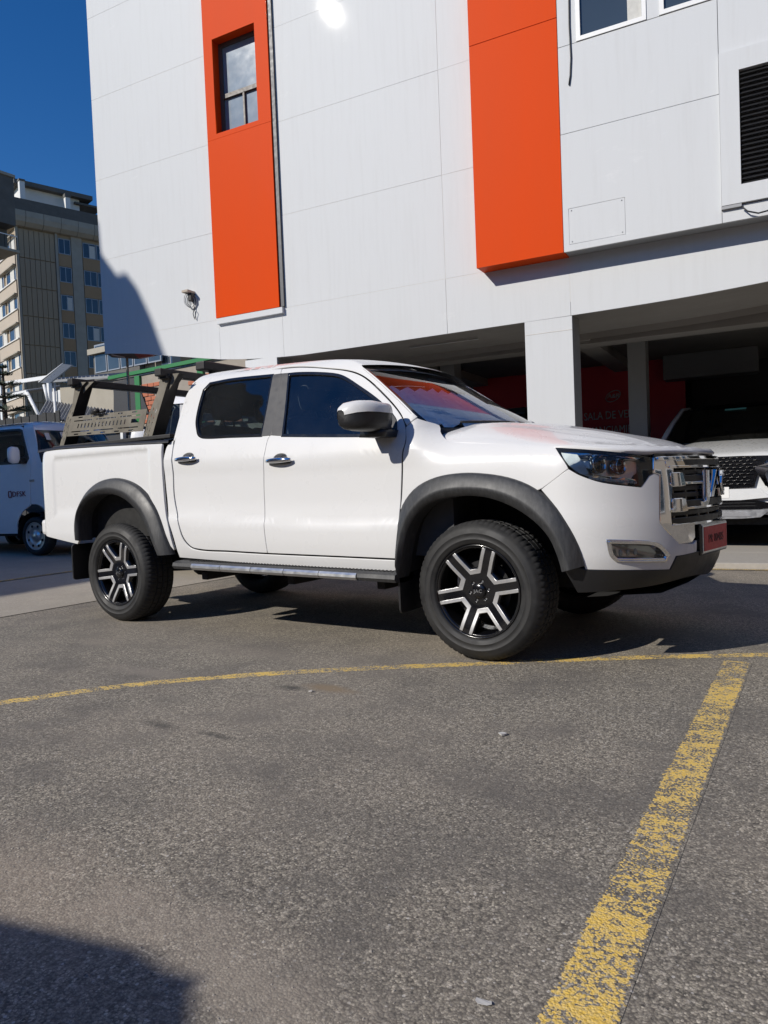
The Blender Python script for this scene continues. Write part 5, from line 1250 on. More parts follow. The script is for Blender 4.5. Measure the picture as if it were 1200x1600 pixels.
def build_wheels():
    RT, RR = .381, .255
    # tyre: carcass with shoulder lugs and circumferential grooves
    prof = [(RR - .012, .03), (RR + .002, -.002), (RR + .012, -.010), (RR + .026, -.0145), (RR + .028, -.0165), (RR + .031, -.0165), (RR + .033, -.015), (RR + .058, -.018), (RR + .060, -.0195), (RR + .063, -.0195), (RR + .065, -.018), (RR + .084, -.014), (RR + .098, -.004), (RR + .110, .010), (RT - .008, .020),
            (RT - .003, .030), (RT, .055), (RT, .072), (RT - .009, .074), (RT - .009, .084), (RT, .086), (RT + .001, .120), (RT - .009, .122), (RT - .009, .132), (RT + .001, .134), (RT, .168), (RT - .009, .170), (RT - .009, .180), (RT, .182),
            (RT - .003, .222), (RT - .012, .240), (RT - .04, .262), (RT - .09, .268), (RR + .01, .262), (RR - .01, .24)]
    SEG = 420; rows = []
    for i, (r, y) in enumerate(prof):
        row = []
        for k in range(SEG):
            a = 2 * math.pi * k / SEG; q = r
            if i in (13, 14, 15, 16, 17, 28, 29) and (k % 6) in (0, 1): q -= .004 if i > 13 else .0015
            if i in (20, 21, 24, 25) and ((k + 3) % 8) == 0: q -= .006
            row.append((q * math.cos(a), y, q * math.sin(a)))
        rows.append(row)
    side = MB().loft(rows[:14], True); treadm = MB().loft(rows[13:], True)
    wheels = []
    base = MB(); base.lathe_y([(RR - .002, -.004), (RR - .006, -.006), (RR - .010, .002), (RR - .014, .02), (RR - .030, .06), (RR - .035, .19), (RR, .235)], 72)
    w = base.build('wheel', 'gloss_black', TR)
    ts = side.build('tyre', 'tyre_side', w); sharp(ts, 50)
    tm = treadm.build('tyre_tread', 'rubber', w); sharp(tm, 35)
    def face(u, v):
        r = math.hypot(u, v); y = .030 - .026 * _sm((r - .07) / .17)
        return np.array((u, y, v))
    def rot2(p, a): return (p[0] * math.cos(a) - p[1] * math.sin(a), p[0] * math.sin(a) + p[1] * math.cos(a))
    hw = .037; c30 = math.cos(R(30)); s30 = .5
    ap = hw / s30  # where the two window edges would meet
    def vline(r, d):  # point at radius r on the window edge moved by d into the spoke
        # edge direction at +30 deg from the window axis, passing at distance hw-d from the spoke line
        k = (hw - d) / s30
        t = -k * c30 + math.sqrt(max(0, r * r - k * k * s30 * s30)); return (k + t * c30, t * s30)
    def window(d, r0, r1):
        x0, y0 = vline(r0, d); P = [(x0, -y0), ]
        p1 = vline(r1, d); a1 = math.atan2(p1[1], p1[0])
        left = [(x0, y0), vline((r0 + r1) / 2, d), p1]
        arc = [(r1 * math.cos(a), r1 * math.sin(a)) for a in np.linspace(a1, -a1, 7)[1:-1]]
        return left + arc + [(x, -y) for x, y in left[::-1]]
    holes = []; trims = []
    for k in range(6):
        a = R(60 * k); holes.append([rot2(p, a) for p in resample(rounded(window(0, .122, .240), .006, 3), .02, True, 20)])
        L = [vline(r, -.0005) for r in (.121, .16, .20, .240)]; Lo = [vline(r, .0155) for r in (.100, .15, .19, .239)]
        trims.append([rot2(p, a) for p in ([(x, -y) for x, y in L[::-1]] + L + Lo[::-1] + [(x, -y) for x, y in Lo])])
    circ = [(.2440 * math.cos(t), .2440 * math.sin(t)) for t in (2 * math.pi * k / 72 for k in range(72))]
    lug = [ell(.055 * math.cos(R(60 * k + 30)), .055 * math.sin(R(60 * k + 30)), .0115, .0115, 10) for k in range(6)]
    panel('spokes', circ, 'gloss_black', w, face, holes=holes + lug, gap=0, depth=.045, bev=.004, world=False, smooth_out=False, step=.03)
    for p in trims:
        panel('machined_edge', p, 'machined_alloy', w, face, gap=0, off=.0035, depth=.006, bev=.0015, world=False, smooth_out=False, step=.04)
    for k in range(6):
        a = R(60 * k + 30); x, z = .055 * math.cos(a), .055 * math.sin(a)
        m = MB(); m.loft([[(x + r * math.cos(t), y, z + r * math.sin(t)) for t in (2 * math.pi * j / 6 for j in range(6))] for r, y in ((.008, .06), (.008, .042), (.005, .038), (.0005, .038))], True, False); m.build('wheel_nut', 'satin_silver', w)
    cp = MB().lathe_y([(.040, .034), (.040, .020), (.036, .016), (.020, .014), (.0005, .0135)], 32).build('centre_cap', 'gloss_black', w)
    v, f = text_mesh('JAC', .026, .0008, 0, 1.05)
    MB().add([(p[0] * 1.15, .0125 - p[2], p[1]) for p in v], f).build('cap_letters', 'satin_silver', cp)
    MB().lathe_y([(.04, .09), (.16, .09), (.16, .115), (.04, .115)], 48, False).build('brake_disc', 'brake_iron', w)
    MB().bbox(-.17, -.08, .07, .14, -.09, .09, .015).build('brake_caliper', 'underbody', w)
    MB().lathe_y([(.02, .16), (.20, .17), (.215, .20)], 32).build('wheel_inner', 'underbody', w)
    spots = [((0, -.885), 36, False), ((3.09, -.885), 41, False), ((0, .885), 10, True), ((3.09, .885), 25, True)]
    for i, ((x, y), ang, left) in enumerate(spots):
        o = w if i == 0 else copy_tree(w, TR)
        M = Matrix.Translation((x, y, RT)) @ Matrix.Rotation(math.pi if left else 0, 4, 'Z') @ Matrix.Rotation(R(-ang), 4, 'Y')
        o.matrix_parent_inverse = TR.matrix_basis.inverted(); o.matrix_basis = M
        # letters stay upright on the cap of the front wheel
        for ch in o.children:
            if ch.name.startswith('centre_cap'): ch.matrix_basis = Matrix.Rotation(R(ang - 2), 4, 'Y')

def build_rack():
    """overland rack standing on the bed rails"""
    Y0 = -.83
    def flat(s, z): return np.array((s, Y0, z))
    def poly(l): return l
    rk = MB().bbox(-.80, .66, -.86, -.80, 1.375, 1.405, .006).build('bed_rack', 'rack_black', TR, True)
    MB().bbox(-.80, .66, .80, .86, 1.375, 1.405, .006).build('rack_rail', 'rack_black', rk)
    rear = [(-0.748,1.405),(-0.695,1.399),(-0.557,1.627),(-0.405,1.860),(-0.343,1.889),(-0.479,1.904),(-0.539,1.729),(-0.627,1.633)]
    front = [(0.303,1.363),(0.402,1.354),(0.500,1.547),(0.631,1.780),(0.656,1.837),(0.567,1.857),(0.522,1.732),(0.400,1.565)]
    def slots(a, b, n, w, l):
        out = []; a = np.array(a); b = np.array(b); d = (b - a) / np.linalg.norm(b - a); q = np.array((d[1], -d[0]))
        for k in range(n):
            c = a + (b - a) * (k + .5) / n; out.append([tuple(c + d * l * i + q * w * j) for i, j in ((-1, -1), (1, -1), (1, 1), (-1, 1))])
        return out
    for outl, lo, hi in ((rear, [(-0.709,1.440)][0], [(-0.543,1.688)][0]), (front, [(0.357,1.393)][0], [(0.484,1.614)][0])):
        d = np.array(hi) - np.array(lo); d /= np.linalg.norm(d); q = np.array((d[1], -d[0]))
        hl = slots(np.array(lo) - q * .016, np.array(hi) - q * .016, 5, .004, .014) + slots(np.array(lo) + q * .014, np.array(hi) + q * .014, 5, .004, .014)
        p = panel('rack_post', outl, 'rack_sand', rk, flat, holes=hl, gap=0, depth=.004, bev=.001, world=False, smooth_out=False, step=.3)
        # folded flange behind the post, its shade put in as black
        O = outl; fl = MB()
        a, b = np.array(O[1]), np.array(O[3]); c = np.array(O[4])
        fl.loft([[(a[0], Y0, a[1]), (a[0] + .01, Y0 + .11, a[1])], [((a[0] + b[0]) / 2, Y0, (a[1] + b[1]) / 2), ((a[0] + b[0]) / 2 + .012, Y0 + .10, (a[1] + b[1]) / 2)], [(b[0], Y0, b[1]), (b[0] + .02, Y0 + .09, b[1])], [(c[0], Y0, c[1]), (c[0] + .05, Y0 + .10, c[1])]], False, False)
        fl.build('post_flange', 'rack_black', p)
        g = MB(); g.prism([(b[0] - .01, b[1] - .05), (c[0] + .075, c[1] - .002), (c[0] - .03, c[1] + .004)], lambda x, z: (x, Y0 + .02, z), lambda x, z: (x, Y0 + .026, z)); g.build('gusset', 'rack_sand', p)
        # the same post on the far side
        pm = MB(); pm.prism(outl, lambda x, z: (x, -Y0, z), lambda x, z: (x, -Y0 - .05, z)); pm.build('rack_post', 'rack_sand', rk)
    # side panel with slots
    sp = [(-0.529,1.629),(-0.211,1.627),(0.108,1.619),(0.408,1.607),(0.344,1.448),(0.171,1.451),(-0.225,1.463),(-0.619,1.475)]
    c0 = np.array(sp[0]); c1 = np.array(sp[3]); c2 = np.array(sp[4]); c3 = np.array(sp[7])
    def uv(u, v): return tuple((c0 * (1 - u) + c1 * u) * (1 - v) + (c3 * (1 - u) + c2 * u) * v)
    def slot(u0, u1, v0, v1): return [uv(u0, v0), uv(u1, v0), uv(u1, v1), uv(u0, v1)]
    hs = [(.12 + k * .048, .135 + k * .048, .40, .62) for k in range(14)]
    for v in (.22, .76): hs += [(.05, .30, v, v + .05), (.36, .62, v, v + .05), (.68, .93, v, v + .05)]
    for u in (.10, .28, .46, .64, .82): hs += [(u, u + .06, .05, .11), (u, u + .06, .89, .95)]
    hs.append((.83, .93, .40, .58))
    us = sorted(set([0, 1] + [h[0] for h in hs] + [h[1] for h in hs])); vs = sorted(set([0, 1] + [h[2] for h in hs] + [h[3] for h in hs]))
    pm_ = MB(); inside = lambda u, v: any(h[0] < u < h[1] and h[2] < v < h[3] for h in hs)
    for i in range(len(us) - 1):
        for j in range(len(vs) - 1):
            if inside((us[i] + us[i + 1]) / 2, (vs[j] + vs[j + 1]) / 2): continue
            q = [uv(us[i], vs[j]), uv(us[i + 1], vs[j]), uv(us[i + 1], vs[j + 1]), uv(us[i], vs[j + 1])]
            pm_.add([(x, Y0 - .015, z) for x, z in q] + [(x, Y0 - .011, z) for x, z in q], [(0, 1, 2, 3), (7, 6, 5, 4), (0, 4, 5, 1), (1, 5, 6, 2), (2, 6, 7, 3), (3, 7, 4, 0)])
    pn = pm_.build('rack_side_panel', 'rack_sand', rk, fix=False)
    bm = bmesh.new(); bm.from_mesh(pn.data); bmesh.ops.remove_doubles(bm, verts=bm.verts[:], dist=1e-5)
    bm.to_mesh(pn.data); bm.free()
    mp = MB(); mp.prism(sp, lambda x, z: (x, .845, z), lambda x, z: (x, .84, z)); mp.build('rack_side_panel', 'rack_sand', rk)
    mo = MB(); lo = [((1 - k / 3) * np.array(uv(.3, .02)) + k / 3 * np.array(uv(.48, -.02))) for k in range(4)]
    mo.tube([(p[0], Y0 - .03, p[1] + .012) for p in lo], .012, 6); mo.tube([(p[0], Y0 - .05, p[1] + .02) for p in lo[1:3]], .018, 6); mo.build('rack_clamp', 'rack_black', pn)
    # cross bars
    def cbar(l, r, h=.055, d=.07):
        m = MB(); x, z = l; m.bbox(x - d / 2, x + d / 2, -.90, .90, z - h / 2, z + h / 2, .008)
        for y in (-.80, .80): m.box(x - d * .62, x + d * .62, y - .06, y + .06, z - h * .75, z - h * .45)
        m.build('rack_crossbar', 'rack_black', rk)
    cbar([(-0.454,1.896)][0], None); cbar([(0.608,1.847)][0], None)
    # light bar above the back of the cab
    lb = MB(); x, z = [(0.477,1.973)][0]; lb.bbox(x - .05, x + .05, -.38, .70, z - .04, z + .03, .012); lb = lb.build('light_bar', 'rack_black', rk)
    for y in (-.25, .55): MB().bbox(x - .02, x + .02, y - .02, y + .02, z - .25, z - .02, .004).build('bar_foot', 'rack_black', lb)
build_truck(); build_wheels(); build_rack()

# ================================================================== the other vehicles
def simple_wheel(parent, x, y, left, RT, RR, w, style, matr='satin_silver'):
    o = MB().lathe_y([(RR - .03, .05), (RR - .015, .004), (RR, -.002), (RR + .002, .02)], 36)
    if style == 'steel':
        o.lathe_y([(RR - .018, .006), (RR * .80, .010), (RR * .70, .004), (RR * .62, .012), (RR * .50, .028), (RR * .34, .024), (RR * .30, .008), (.001, .004)], 36)
    else:
        o.lathe_y([(RR - .02, .09), (.001, .09)], 24)
        for k in range(10):
            a = 2 * math.pi * k / 10; d = Vector((math.cos(a), 0, math.sin(a))); q = Vector((-d.z, 0, d.x)); v = []
            for r, hw, yy in ((.05, .022, .02), (RR - .01, .016, .006)):
                for sg in (-1, 1): v += [tuple(d * r + q * hw * sg + Vector((0, yy, 0))), tuple(d * r + q * hw * sg * 1.2 + Vector((0, yy + .03, 0)))]
            o.add(v, [(0, 2, 6, 4), (0, 4, 5, 1), (2, 3, 7, 6)])
        o.lathe_y([(.065, .03), (.06, .012), (.001, .010)], 20)
    wh = o.build('wheel', matr, parent)
    t = MB().lathe_y([(RR - .01, .03), (RR + .003, -.006), (RR + .03, -.014), (RT - .03, -.008), (RT - .008, .01), (RT, .03), (RT, w - .03), (RT - .02, w), (RR, w)], 60).build('tyre', 'rubber', wh)
    if style == 'steel':
        for k in range(8):
            a = 2 * math.pi * (k + .5) / 8; c = Vector((.74 * RR * math.cos(a), 0, .74 * RR * math.sin(a)))
            MB().loft([[(c.x + r * math.cos(s), yy, c.z + r * math.sin(s)) for s in (2 * math.pi * j / 10 for j in range(10))] for r, yy in ((.022, .002), (.019, -.001), (.0005, -.0005))], True).build('vent_hole', 'liner', wh)
    wh.matrix_basis = Matrix.Translation((x, y, RT)) @ Matrix.Rotation(math.pi if left else 0, 4, 'Z')
    return wh

def build_van():
    v = empty('white_van', (0, 0, 0), 0, 'small white van with red door lettering parked in shade behind the pickup tail', 'van', 'small white vans')
    WV = _interp([(.22, .74), (.35, .775), (.6, .80), (.95, .805), (1.2, .80), (1.43, .785), (1.7, .745), (1.95, .70), (2.03, .66), (2.08, .60)])
    cy = -.80
    def side(s, z):
        if s < .30: return np.array((s, -WV(z), z))
        a = .52 - .30 * _sm((z - 1.1) / .5); th = min(1.2, (s - .30) / .80) * math.pi / 2
        return np.array((.30 + a * math.sin(th), -WV(z) * math.cos(th), z))
    PT = 'white_paint_van'
    arch = lambda r, a0, a1, n=14: [(r * math.cos(t) + 0.0, .30 + r * math.sin(t)) for t in np.linspace(a0, a1, n)]
    win = [(-.97, 1.45), (-.10, 1.44), (-.06, 1.50), (-.26, 1.93), (-.34, 1.955), (-.97, 1.965)]
    door = [(-1.06, .34), (-.40, .34), (-.37, .50), (-.25, .66), (-.04, .78), (-.02, 1.00), (-.005, 1.45), (-.03, 1.55), (-.25, 1.99), (-.33, 2.015), (-1.06, 2.03)]
    d = panel('door', door, PT, v, side, holes=[resample(win, .03)], gap=.003, world=False)
    panel('side_window', resample(win, .03), 'glass_van', d, side, gap=0, off=-.012, depth=.003, bev=.0005, world=False, smooth_out=False)
    panel('window_seal', inset(resample(win, .03), -.02), 'black_trim', d, side, holes=[inset(resample(win, .03), .012)], gap=0, off=.002, depth=.02, world=False, smooth_out=False, step=.1)
    MB().bbox(-.99, -.86, -.83, -.80, 1.12, 1.155, .008).build('door_handle', 'black_trim', d)
    vt, f = text_mesh('DFSK', .115, .0015, 0, 1.06)
    MB().add([(-.27 + p[0] * 1.12, -.8125 - p[2], .955 + p[1]) for p in vt], f).build('door_lettering', 'van_red', d)
    em = MB()
    for sg in (-1, 1):
        pts = [(-.475 + sg * .018 + sg * .022 * math.cos(t) * .8, -.813, .957 + .05 * math.sin(t)) for t in np.linspace(-2.2, 2.2, 12)]
        em.tube(pts, .007, 5)
    em.build('door_emblem', 'van_red', d)
    fq = [(-.015, .79), (.14, .78), (.26, .70), (.345, .55), (.365, .42), (.55, .36), (1.10, .36), (1.10, 1.24), (.62, 1.30), (.30, 1.395), (.22, 1.43), (.02, 1.92), (-.06, 2.03), (-.30, 2.06), (-.24, 2.0), (-.02, 1.55), (.005, 1.45)]
    q = panel('front_quarter', fq, PT, v, side, gap=.002, world=False)
    rear = [(-1.07, .34), (-1.07, 2.035), (-.31, 2.022), (-.28, 2.055), (-3.25, 2.06), (-3.30, .36), (-2.62, .34), (-2.60, .50), (-2.48, .64), (-2.30, .70), (-2.12, .64), (-2.00, .50), (-1.98, .34)]
    rwin = rounded([(-2.15, 1.46), (-1.18, 1.46), (-1.18, 1.955), (-2.15, 1.95)], .06)
    rw2 = rounded([(-3.15, 1.46), (-2.27, 1.46), (-2.27, 1.95), (-3.10, 1.94)], .06)
    rr = panel('rear_quarter', rear, PT, v, side, holes=[rwin, rw2], gap=.002, world=False)
    for w in (rwin, rw2): panel('side_window', w, 'glass_van', rr, side, gap=0, off=-.010, depth=.003, bev=.0005, world=False, smooth_out=False)
    for o in (d, q, rr): mirror_part(o)
    # roof, windscreen, front
    rows = []
    for x in (-3.28, -3.2, -2.9, -2, -1, -.5, -.28, -.16, -.08, -.04):
        k = _sm((x + .3) / .30); z = 2.055 - .05 * k - (.05 if x < -3.25 else 0); w = WV(2.055) - .02 * k
        rows.append([(x + .12 * (1 - u * u) * k, u * (w + .04), z + .06 * (1 - abs(u) ** 3) * (1 - .3 * k)) for u in np.linspace(-1, 1, 17)])
    roof_rows = rows; edge = [(-.005, 1.93), (.045, 1.84), (.10, 1.72), (.19, 1.52), (.235, 1.42)]; rows = []
    for i, (s, z) in enumerate(edge):
        p = side(s, z); t = i / 4; rows.append([(p[0] + (.14 + .10 * t) * (1 - abs(u) ** 2.2), u * -p[1], z) for u in np.linspace(-1, 1, 17)])
    roof_rows.append([(p[0] + .004, p[1] * 1.0, p[2] + .004) for p in rows[0]]); MB().loft(roof_rows).build('roof', PT, v)
    ws = MB().loft(rows).build('windscreen', 'glass_van', v)
    sl_ = MB(); sl_.loft([[r[0], tuple(np.array(r[0]) * .5 + np.array(r[1]) * .5 + (.004, 0, .002))] for r in rows]).loft([[tuple(np.array(r[-1])), tuple(np.array(r[-1]) * .5 + np.array(r[-2]) * .5 + (.004, 0, .002))] for r in rows])
    sl_.loft([[tuple(np.array(a) + (.004, 0, .002)) for a in rows[-1]], [tuple(np.array(a) + (.03, 0, -.035)) for a in rows[-1]]]); sl_.build('windscreen_seal', 'black_trim', ws)
    r0 = rows[-1]; fr = [[(p[0] + dx * (1 - abs(u) ** 4), p[1] * k, z) for p, u in zip(r0, np.linspace(-1, 1, 17))] for dx, k, z in ((.01, 1.0, 1.41), (.14, .99, 1.34), (.30, .98, 1.22))]
    MB().loft(fr).build('nose_top', PT, v)
    MB().bbox(.70, .90, -.74, .74, .36, .58, .05).build('front_bumper', PT, v)
    MB().bbox(.815, .845, -.36, .36, .72, .90, .015).build('grille', 'black_trim', v)
    for sg in (-1, 1):
        MB().loft([[(.66 + .12 * c, sg * (.62 + .1 * math.sin(a)), .98 + .13 * math.cos(a)) for a in (2 * math.pi * j / 16 for j in range(16))] for c in (0, .3, .8)], True).build('head_lamp', 'lamp_white', v)
        MB().bbox(.02 - .04, .02 + .06, sg * .808 - .006, sg * .808 + .006, 1.135, 1.17, .005).build('side_indicator', 'render_cream', v)
        m = MB(); m.loft([[(-.16 + rx * math.cos(a) * .5, sg * (.86 + yy), 1.55 + rz * math.copysign(abs(math.sin(a)) ** .6, math.sin(a))) for a in (2 * math.pi * j / 20 for j in range(20))] for yy, rx, rz in ((0, .06, .09), (.03, .10, .125), (.12, .11, .13), (.17, .08, .11), (.19, .02, .03))], True, True, True)
        mo = m.build('door_mirror', PT, v); MB().bbox(-.20, -.10, sg * .82 - .05, sg * .82 + .05, 1.42, 1.47, .01).build('mirror_arm', 'black_trim', mo)
    for sg in (-1, 1): MB().loft([[(.37 * math.cos(t), sg * .80, .30 + .37 * math.sin(t)), (.37 * math.cos(t), sg * .50, .30 + .37 * math.sin(t))] for t in np.linspace(0, math.pi, 14)]).build('wheel_well', 'liner', v)
    MB().box(-3.2, .62, -.72, .72, .30, .38).build('underbody', 'underbody', v)
    MB().box(-3.28, -3.24, -.78, .78, .36, 2.02).build('tail_door', PT, v)
    for y in (-.38, .38):
        s = MB().bbox(-.75, -.25, y - .24, y + .24, .78, .92, .05).bbox(-.86, -.72, y - .24, y + .24, .86, 1.55, .05).bbox(-.86, -.76, y - .12, y + .12, 1.57, 1.76, .04).build('seat', 'seat_cloth', v)
    MB().bbox(-.05, .45, -.70, .70, 1.05, 1.36, .05).build('dashboard', 'interior_dark', v)
    nt = MB().box(.06, .065, -.40, -.18, 1.62, 1.92).build('windscreen_notice', 'render_white', v); nt.matrix_basis = Matrix.Translation((.26, -.02, 0)) @ Matrix.Translation((.06, 0, 1.7)) @ Matrix.Rotation(R(-24), 4, 'Y') @ Matrix.Translation((-.06, 0, -1.7))
    n2 = MB().box(.06, .065, -.60, -.52, 1.78, 1.90).build('windscreen_sticker', 'render_white', v); n2.matrix_basis = Matrix.Translation((.15, -.02, 0)) @ Matrix.Translation((.06, 0, 1.7)) @ Matrix.Rotation(R(-24), 4, 'Y') @ Matrix.Translation((-.06, 0, -1.7))
    simple_wheel(v, 0, -.78, False, .300, .215, .17, 'steel'); simple_wheel(v, -2.30, -.78, False, .300, .215, .17, 'steel')
    simple_wheel(v, 0, .78, True, .300, .215, .17, 'steel'); simple_wheel(v, -2.30, .78, True, .300, .215, .17, 'steel')
    return v
def place(o, x, y, z, rz): o.matrix_basis = Matrix.Translation((x, y, z)) @ Matrix.Rotation(rz, 4, 'Z')

def build_suv():
    u = empty('white_suv', (0, 0, 0), 0, 'white sport utility vehicle with black roof and chrome-edged grille facing the yard under the building', 'suv', 'white sport utility vehicles')
    PT = 'white_paint_suv'
    # lower body by sections along the length: (x, half width, sill, shoulder height, top height at the centre)
    secs = [(.0, .62, .40, 1.00, 1.09), (-.04, .74, .38, 1.05, 1.115), (-.12, .84, .36, 1.08, 1.14), (-.30, .905, .34, 1.10, 1.19), (-.60, .925, .32, 1.12, 1.255), (-.95, .93, .30, 1.15, 1.315), (-1.20, .93, .30, 1.18, 1.35), (-1.6, .93, .30, 1.17, 1.18), (-2.6, .93, .30, 1.17, 1.18), (-3.6, .93, .30, 1.18, 1.2), (-4.3, .90, .34, 1.18, 1.2), (-4.55, .80, .42, 1.1, 1.12)]
    rows = []
    for x, w, z0, zs, zt in secs:
        half = [(w * .90, z0), (w * .985, z0 + .10), (w, z0 + .28), (w * 1.0, zs - .18), (w * .985, zs - .06), (w * .945, zs), (w * .86, zs + (zt - zs) * .55), (w * .62, zs + (zt - zs) * .88), (w * .3, zt - .003), (0, zt)]
        rows.append([(x, -y, z) for y, z in half] + [(x, y, z) for y, z in half[::-1][1:]])
    body_ = MB().loft(rows, False, True); body_.add(rows[0], [tuple(range(len(rows[0])))], False); body_.add(rows[-1], [tuple(range(len(rows[-1])))], False)
    bo = body_.build('body', PT, u); sharp(bo, 45)
    # cabin
    W = [(-1.16, .86, 1.30), (-1.62, .80, 1.62), (-1.95, .74, 1.80), (-2.25, .71, 1.855), (-3.2, .70, 1.86), (-3.9, .69, 1.82), (-4.25, .74, 1.55), (-4.45, .82, 1.20)]
    # pillars and roof
    rf = [[(x + .10 * (1 - t * t) * (1 if x > -2.3 else 0), t * w, z + .035 * (1 - t * t)) for t in np.linspace(-1, 1, 13)] for x, w, z in [(-1.98, .74, 1.815), (-2.25, .71, 1.858), (-3.2, .70, 1.862), (-3.9, .69, 1.822), (-3.98, .69, 1.80)]]
    MB().loft(rf).build('roof', 'gloss_black', u)
    ws = [[(x + (.10 + .16 * k) * (1 - abs(t) ** 2.2), t * w, z) for t in np.linspace(-1, 1, 17)] for (x, w, z), k in (((-1.98, .735, 1.812), 0), ((-1.62, .79, 1.61), .5), ((-1.16, .855, 1.30), 1))]
    MB().loft(ws).build('windscreen', 'glass_suv', u)
    for sg in (-1, 1):
        MB().tube([(-1.10, sg * .875, 1.27), (-1.62, sg * .805, 1.615), (-1.98, sg * .745, 1.825), (-2.3, sg * .715, 1.868), (-3.3, sg * .71, 1.868)], [.035, .032, .028, .022, .02], 8).build('pillar', PT, u)
        MB().add([(-1.30, sg * .865, 1.19), (-1.62, sg * .80, 1.60), (-2.0, sg * .745, 1.80), (-3.2, sg * .71, 1.835), (-3.9, sg * .70, 1.79), (-4.35, sg * .80, 1.22)], [(0, 1, 2, 3, 4, 5)]).build('side_glass', 'glass_suv', u)
        MB().tube([(-2.45, sg * .84, 1.2), (-2.55, sg * .73, 1.84)], .03, 6).build('door_pillar', 'gloss_black', u)
        m = MB().loft([[(-1.38 + .09 * math.cos(a) * r, sg * (.98 + yy), 1.30 + .085 * math.sin(a) * r) for a in (2 * math.pi * j / 14 for j in range(14))] for yy, r in ((-.04, .4), (0, .9), (.08, 1), (.15, .7), (.17, .1))], True, True, True); m.build('door_mirror', PT, u)
    # the inside
    for y in (-.40, .40): MB().bbox(-2.5, -2.36, y - .24, y + .24, .9, 1.52, .05).bbox(-2.5, -2.4, y - .12, y + .12, 1.54, 1.72, .04).build('seat', 'seat_cloth', u)
    MB().bbox(-1.75, -1.15, -.78, .78, .9, 1.27, .06).build('dashboard', 'interior_dark', u)
    MB().box(-4.3, -1.2, -.85, .85, .5, .55).build('cabin_floor', 'interior_dark', u)
    tor = MB(); cc = Vector((-1.86, .38, 1.22)); tor.tube([cc + Vector((.08 * math.sin(t) * .5, .17 * math.cos(t), .17 * math.sin(t))) for t in (2 * math.pi * k / 20 for k in range(21))], .015, 6, False); tor.build('steering_wheel', 'interior_dark', u)
    MB().bbox(-1.83, -1.80, -.12, .12, 1.62, 1.69, .015).build('cabin_mirror', 'interior_dark', u)
    st = MB().bbox(-.002, .002, -.135, .135, -.022, .022, .002).build('windscreen_sticker', 'sticker_green', u); st.matrix_basis = Matrix.Translation((-1.745, .0, 1.765)) @ Matrix.Rotation(R(-58), 4, 'Y')
    MB().bbox(-1.30, -1.24, -.16, .12, 1.30, 1.315, .004).build('dash_card', 'curtain', u)
    # grille: black field with rows of honeycomb bars
    gx = lambda y: float(np.interp(abs(y), (0, .62, .74, .84, .905), (.004, .002, -.038, -.115, -.29)))
    def plate_(pts, x0, x1, name, mat, parent=u): 
        m = MB(); m.prism(pts, lambda y, z: (gx(y) + x1, y, z), lambda y, z: (gx(y) + x0, y, z)); return m.build(name, mat, parent)
    g = plate_([(-.62, 1.075), (-.3, 1.085), (0, 1.088), (.3, 1.085), (.62, 1.075), (.50, .95), (.44, .72), (0, .71), (-.44, .72), (-.50, .95)], -.02, .035, 'grille', 'gloss_black')
    for r in range(9):
        z = 1.062 - r * .038
        for c in range(13):
            y = (c - 6) * .072 + (.036 if r % 2 else 0)
            if abs(y) > .42 + .12 * max(0, (z - .85) / .2): continue
            m = MB(); m.loft([[(gx(y) + .034, y - .034, z + .006), (gx(y) + .052, y - .030, z), (gx(y) + .034, y - .034, z - .006)], [(gx(y) + .036, y, z + .014), (gx(y) + .058, y, z + .008), (gx(y) + .036, y, z + .002)], [(gx(y) + .034, y + .034, z + .006), (gx(y) + .052, y + .030, z), (gx(y) + .034, y + .034, z - .006)]], False, False); m.build('honeycomb_bar', 'black_trim', g)
    for sg in (-1, 1):
        ch = [(sg * .66, 1.01), (sg * .47, .955), (sg * .455, .93), (sg * .56, .73), (sg * .60, .72), (sg * .56, .86), (sg * .60, .93), (sg * .80, .985)]
        if sg < 0: ch = ch[::-1]
        plate_(ch, .0, .075, 'chrome_blade', 'chrome')
        hlp = [(sg * .58, 1.075), (sg * .66, 1.02), (sg * .84, .995), (sg * .88, 1.06), (sg * .80, 1.085)]
        plate_(hlp if sg > 0 else hlp[::-1], -.05, .04, 'head_lamp', 'lamp_inner')
        fg = [(sg * .60, .90), (sg * .72, .91), (sg * .74, .76), (sg * .62, .75)]
        plate_(fg if sg > 0 else fg[::-1], -.05, .05, 'fog_lamp', 'lamp_white')
    plate_([(-.50, .705), (.50, .705), (.60, .60), (.30, .575), (-.30, .575), (-.60, .60)], 0, .06, 'bumper_bar', PT)
    plate_([(-.46, .57), (.46, .57), (.60, .535), (.62, .50), (.50, .47), (-.50, .47), (-.62, .50), (-.60, .535)], 0, .045, 'lower_intake', 'gloss_black')
    for k in range(2): plate_([(-.45, .545 - k * .035), (.45, .545 - k * .035), (.45, .538 - k * .035), (-.45, .538 - k * .035)], .03, .052, 'intake_bar', 'black_trim')
    plate_([(-.62, .475), (-.50, .462), (.50, .462), (.62, .475), (.50, .375), (.30, .36), (-.30, .36), (-.50, .375)], 0, .055, 'skid_plate', 'satin_silver')
    plate_(rounded([(-.34, .44), (.34, .44), (.42, .385), (-.42, .385)], .03), .04, .062, 'skid_inset', 'aluminium')
    pl = MB().bbox(.058, .068, -.18, .18, .60, .73, .004).build('number_plate', 'plate_white', u); vt, f = text_mesh('PR 90', .085, .001); MB().add([(.0695 + p[2], p[0], .665 + p[1]) for p in vt], f).build('plate_text', 'ink_black', pl)
    MB().box(-4.4, -.1, -.80, .80, .28, .36).build('underbody', 'underbody', u)
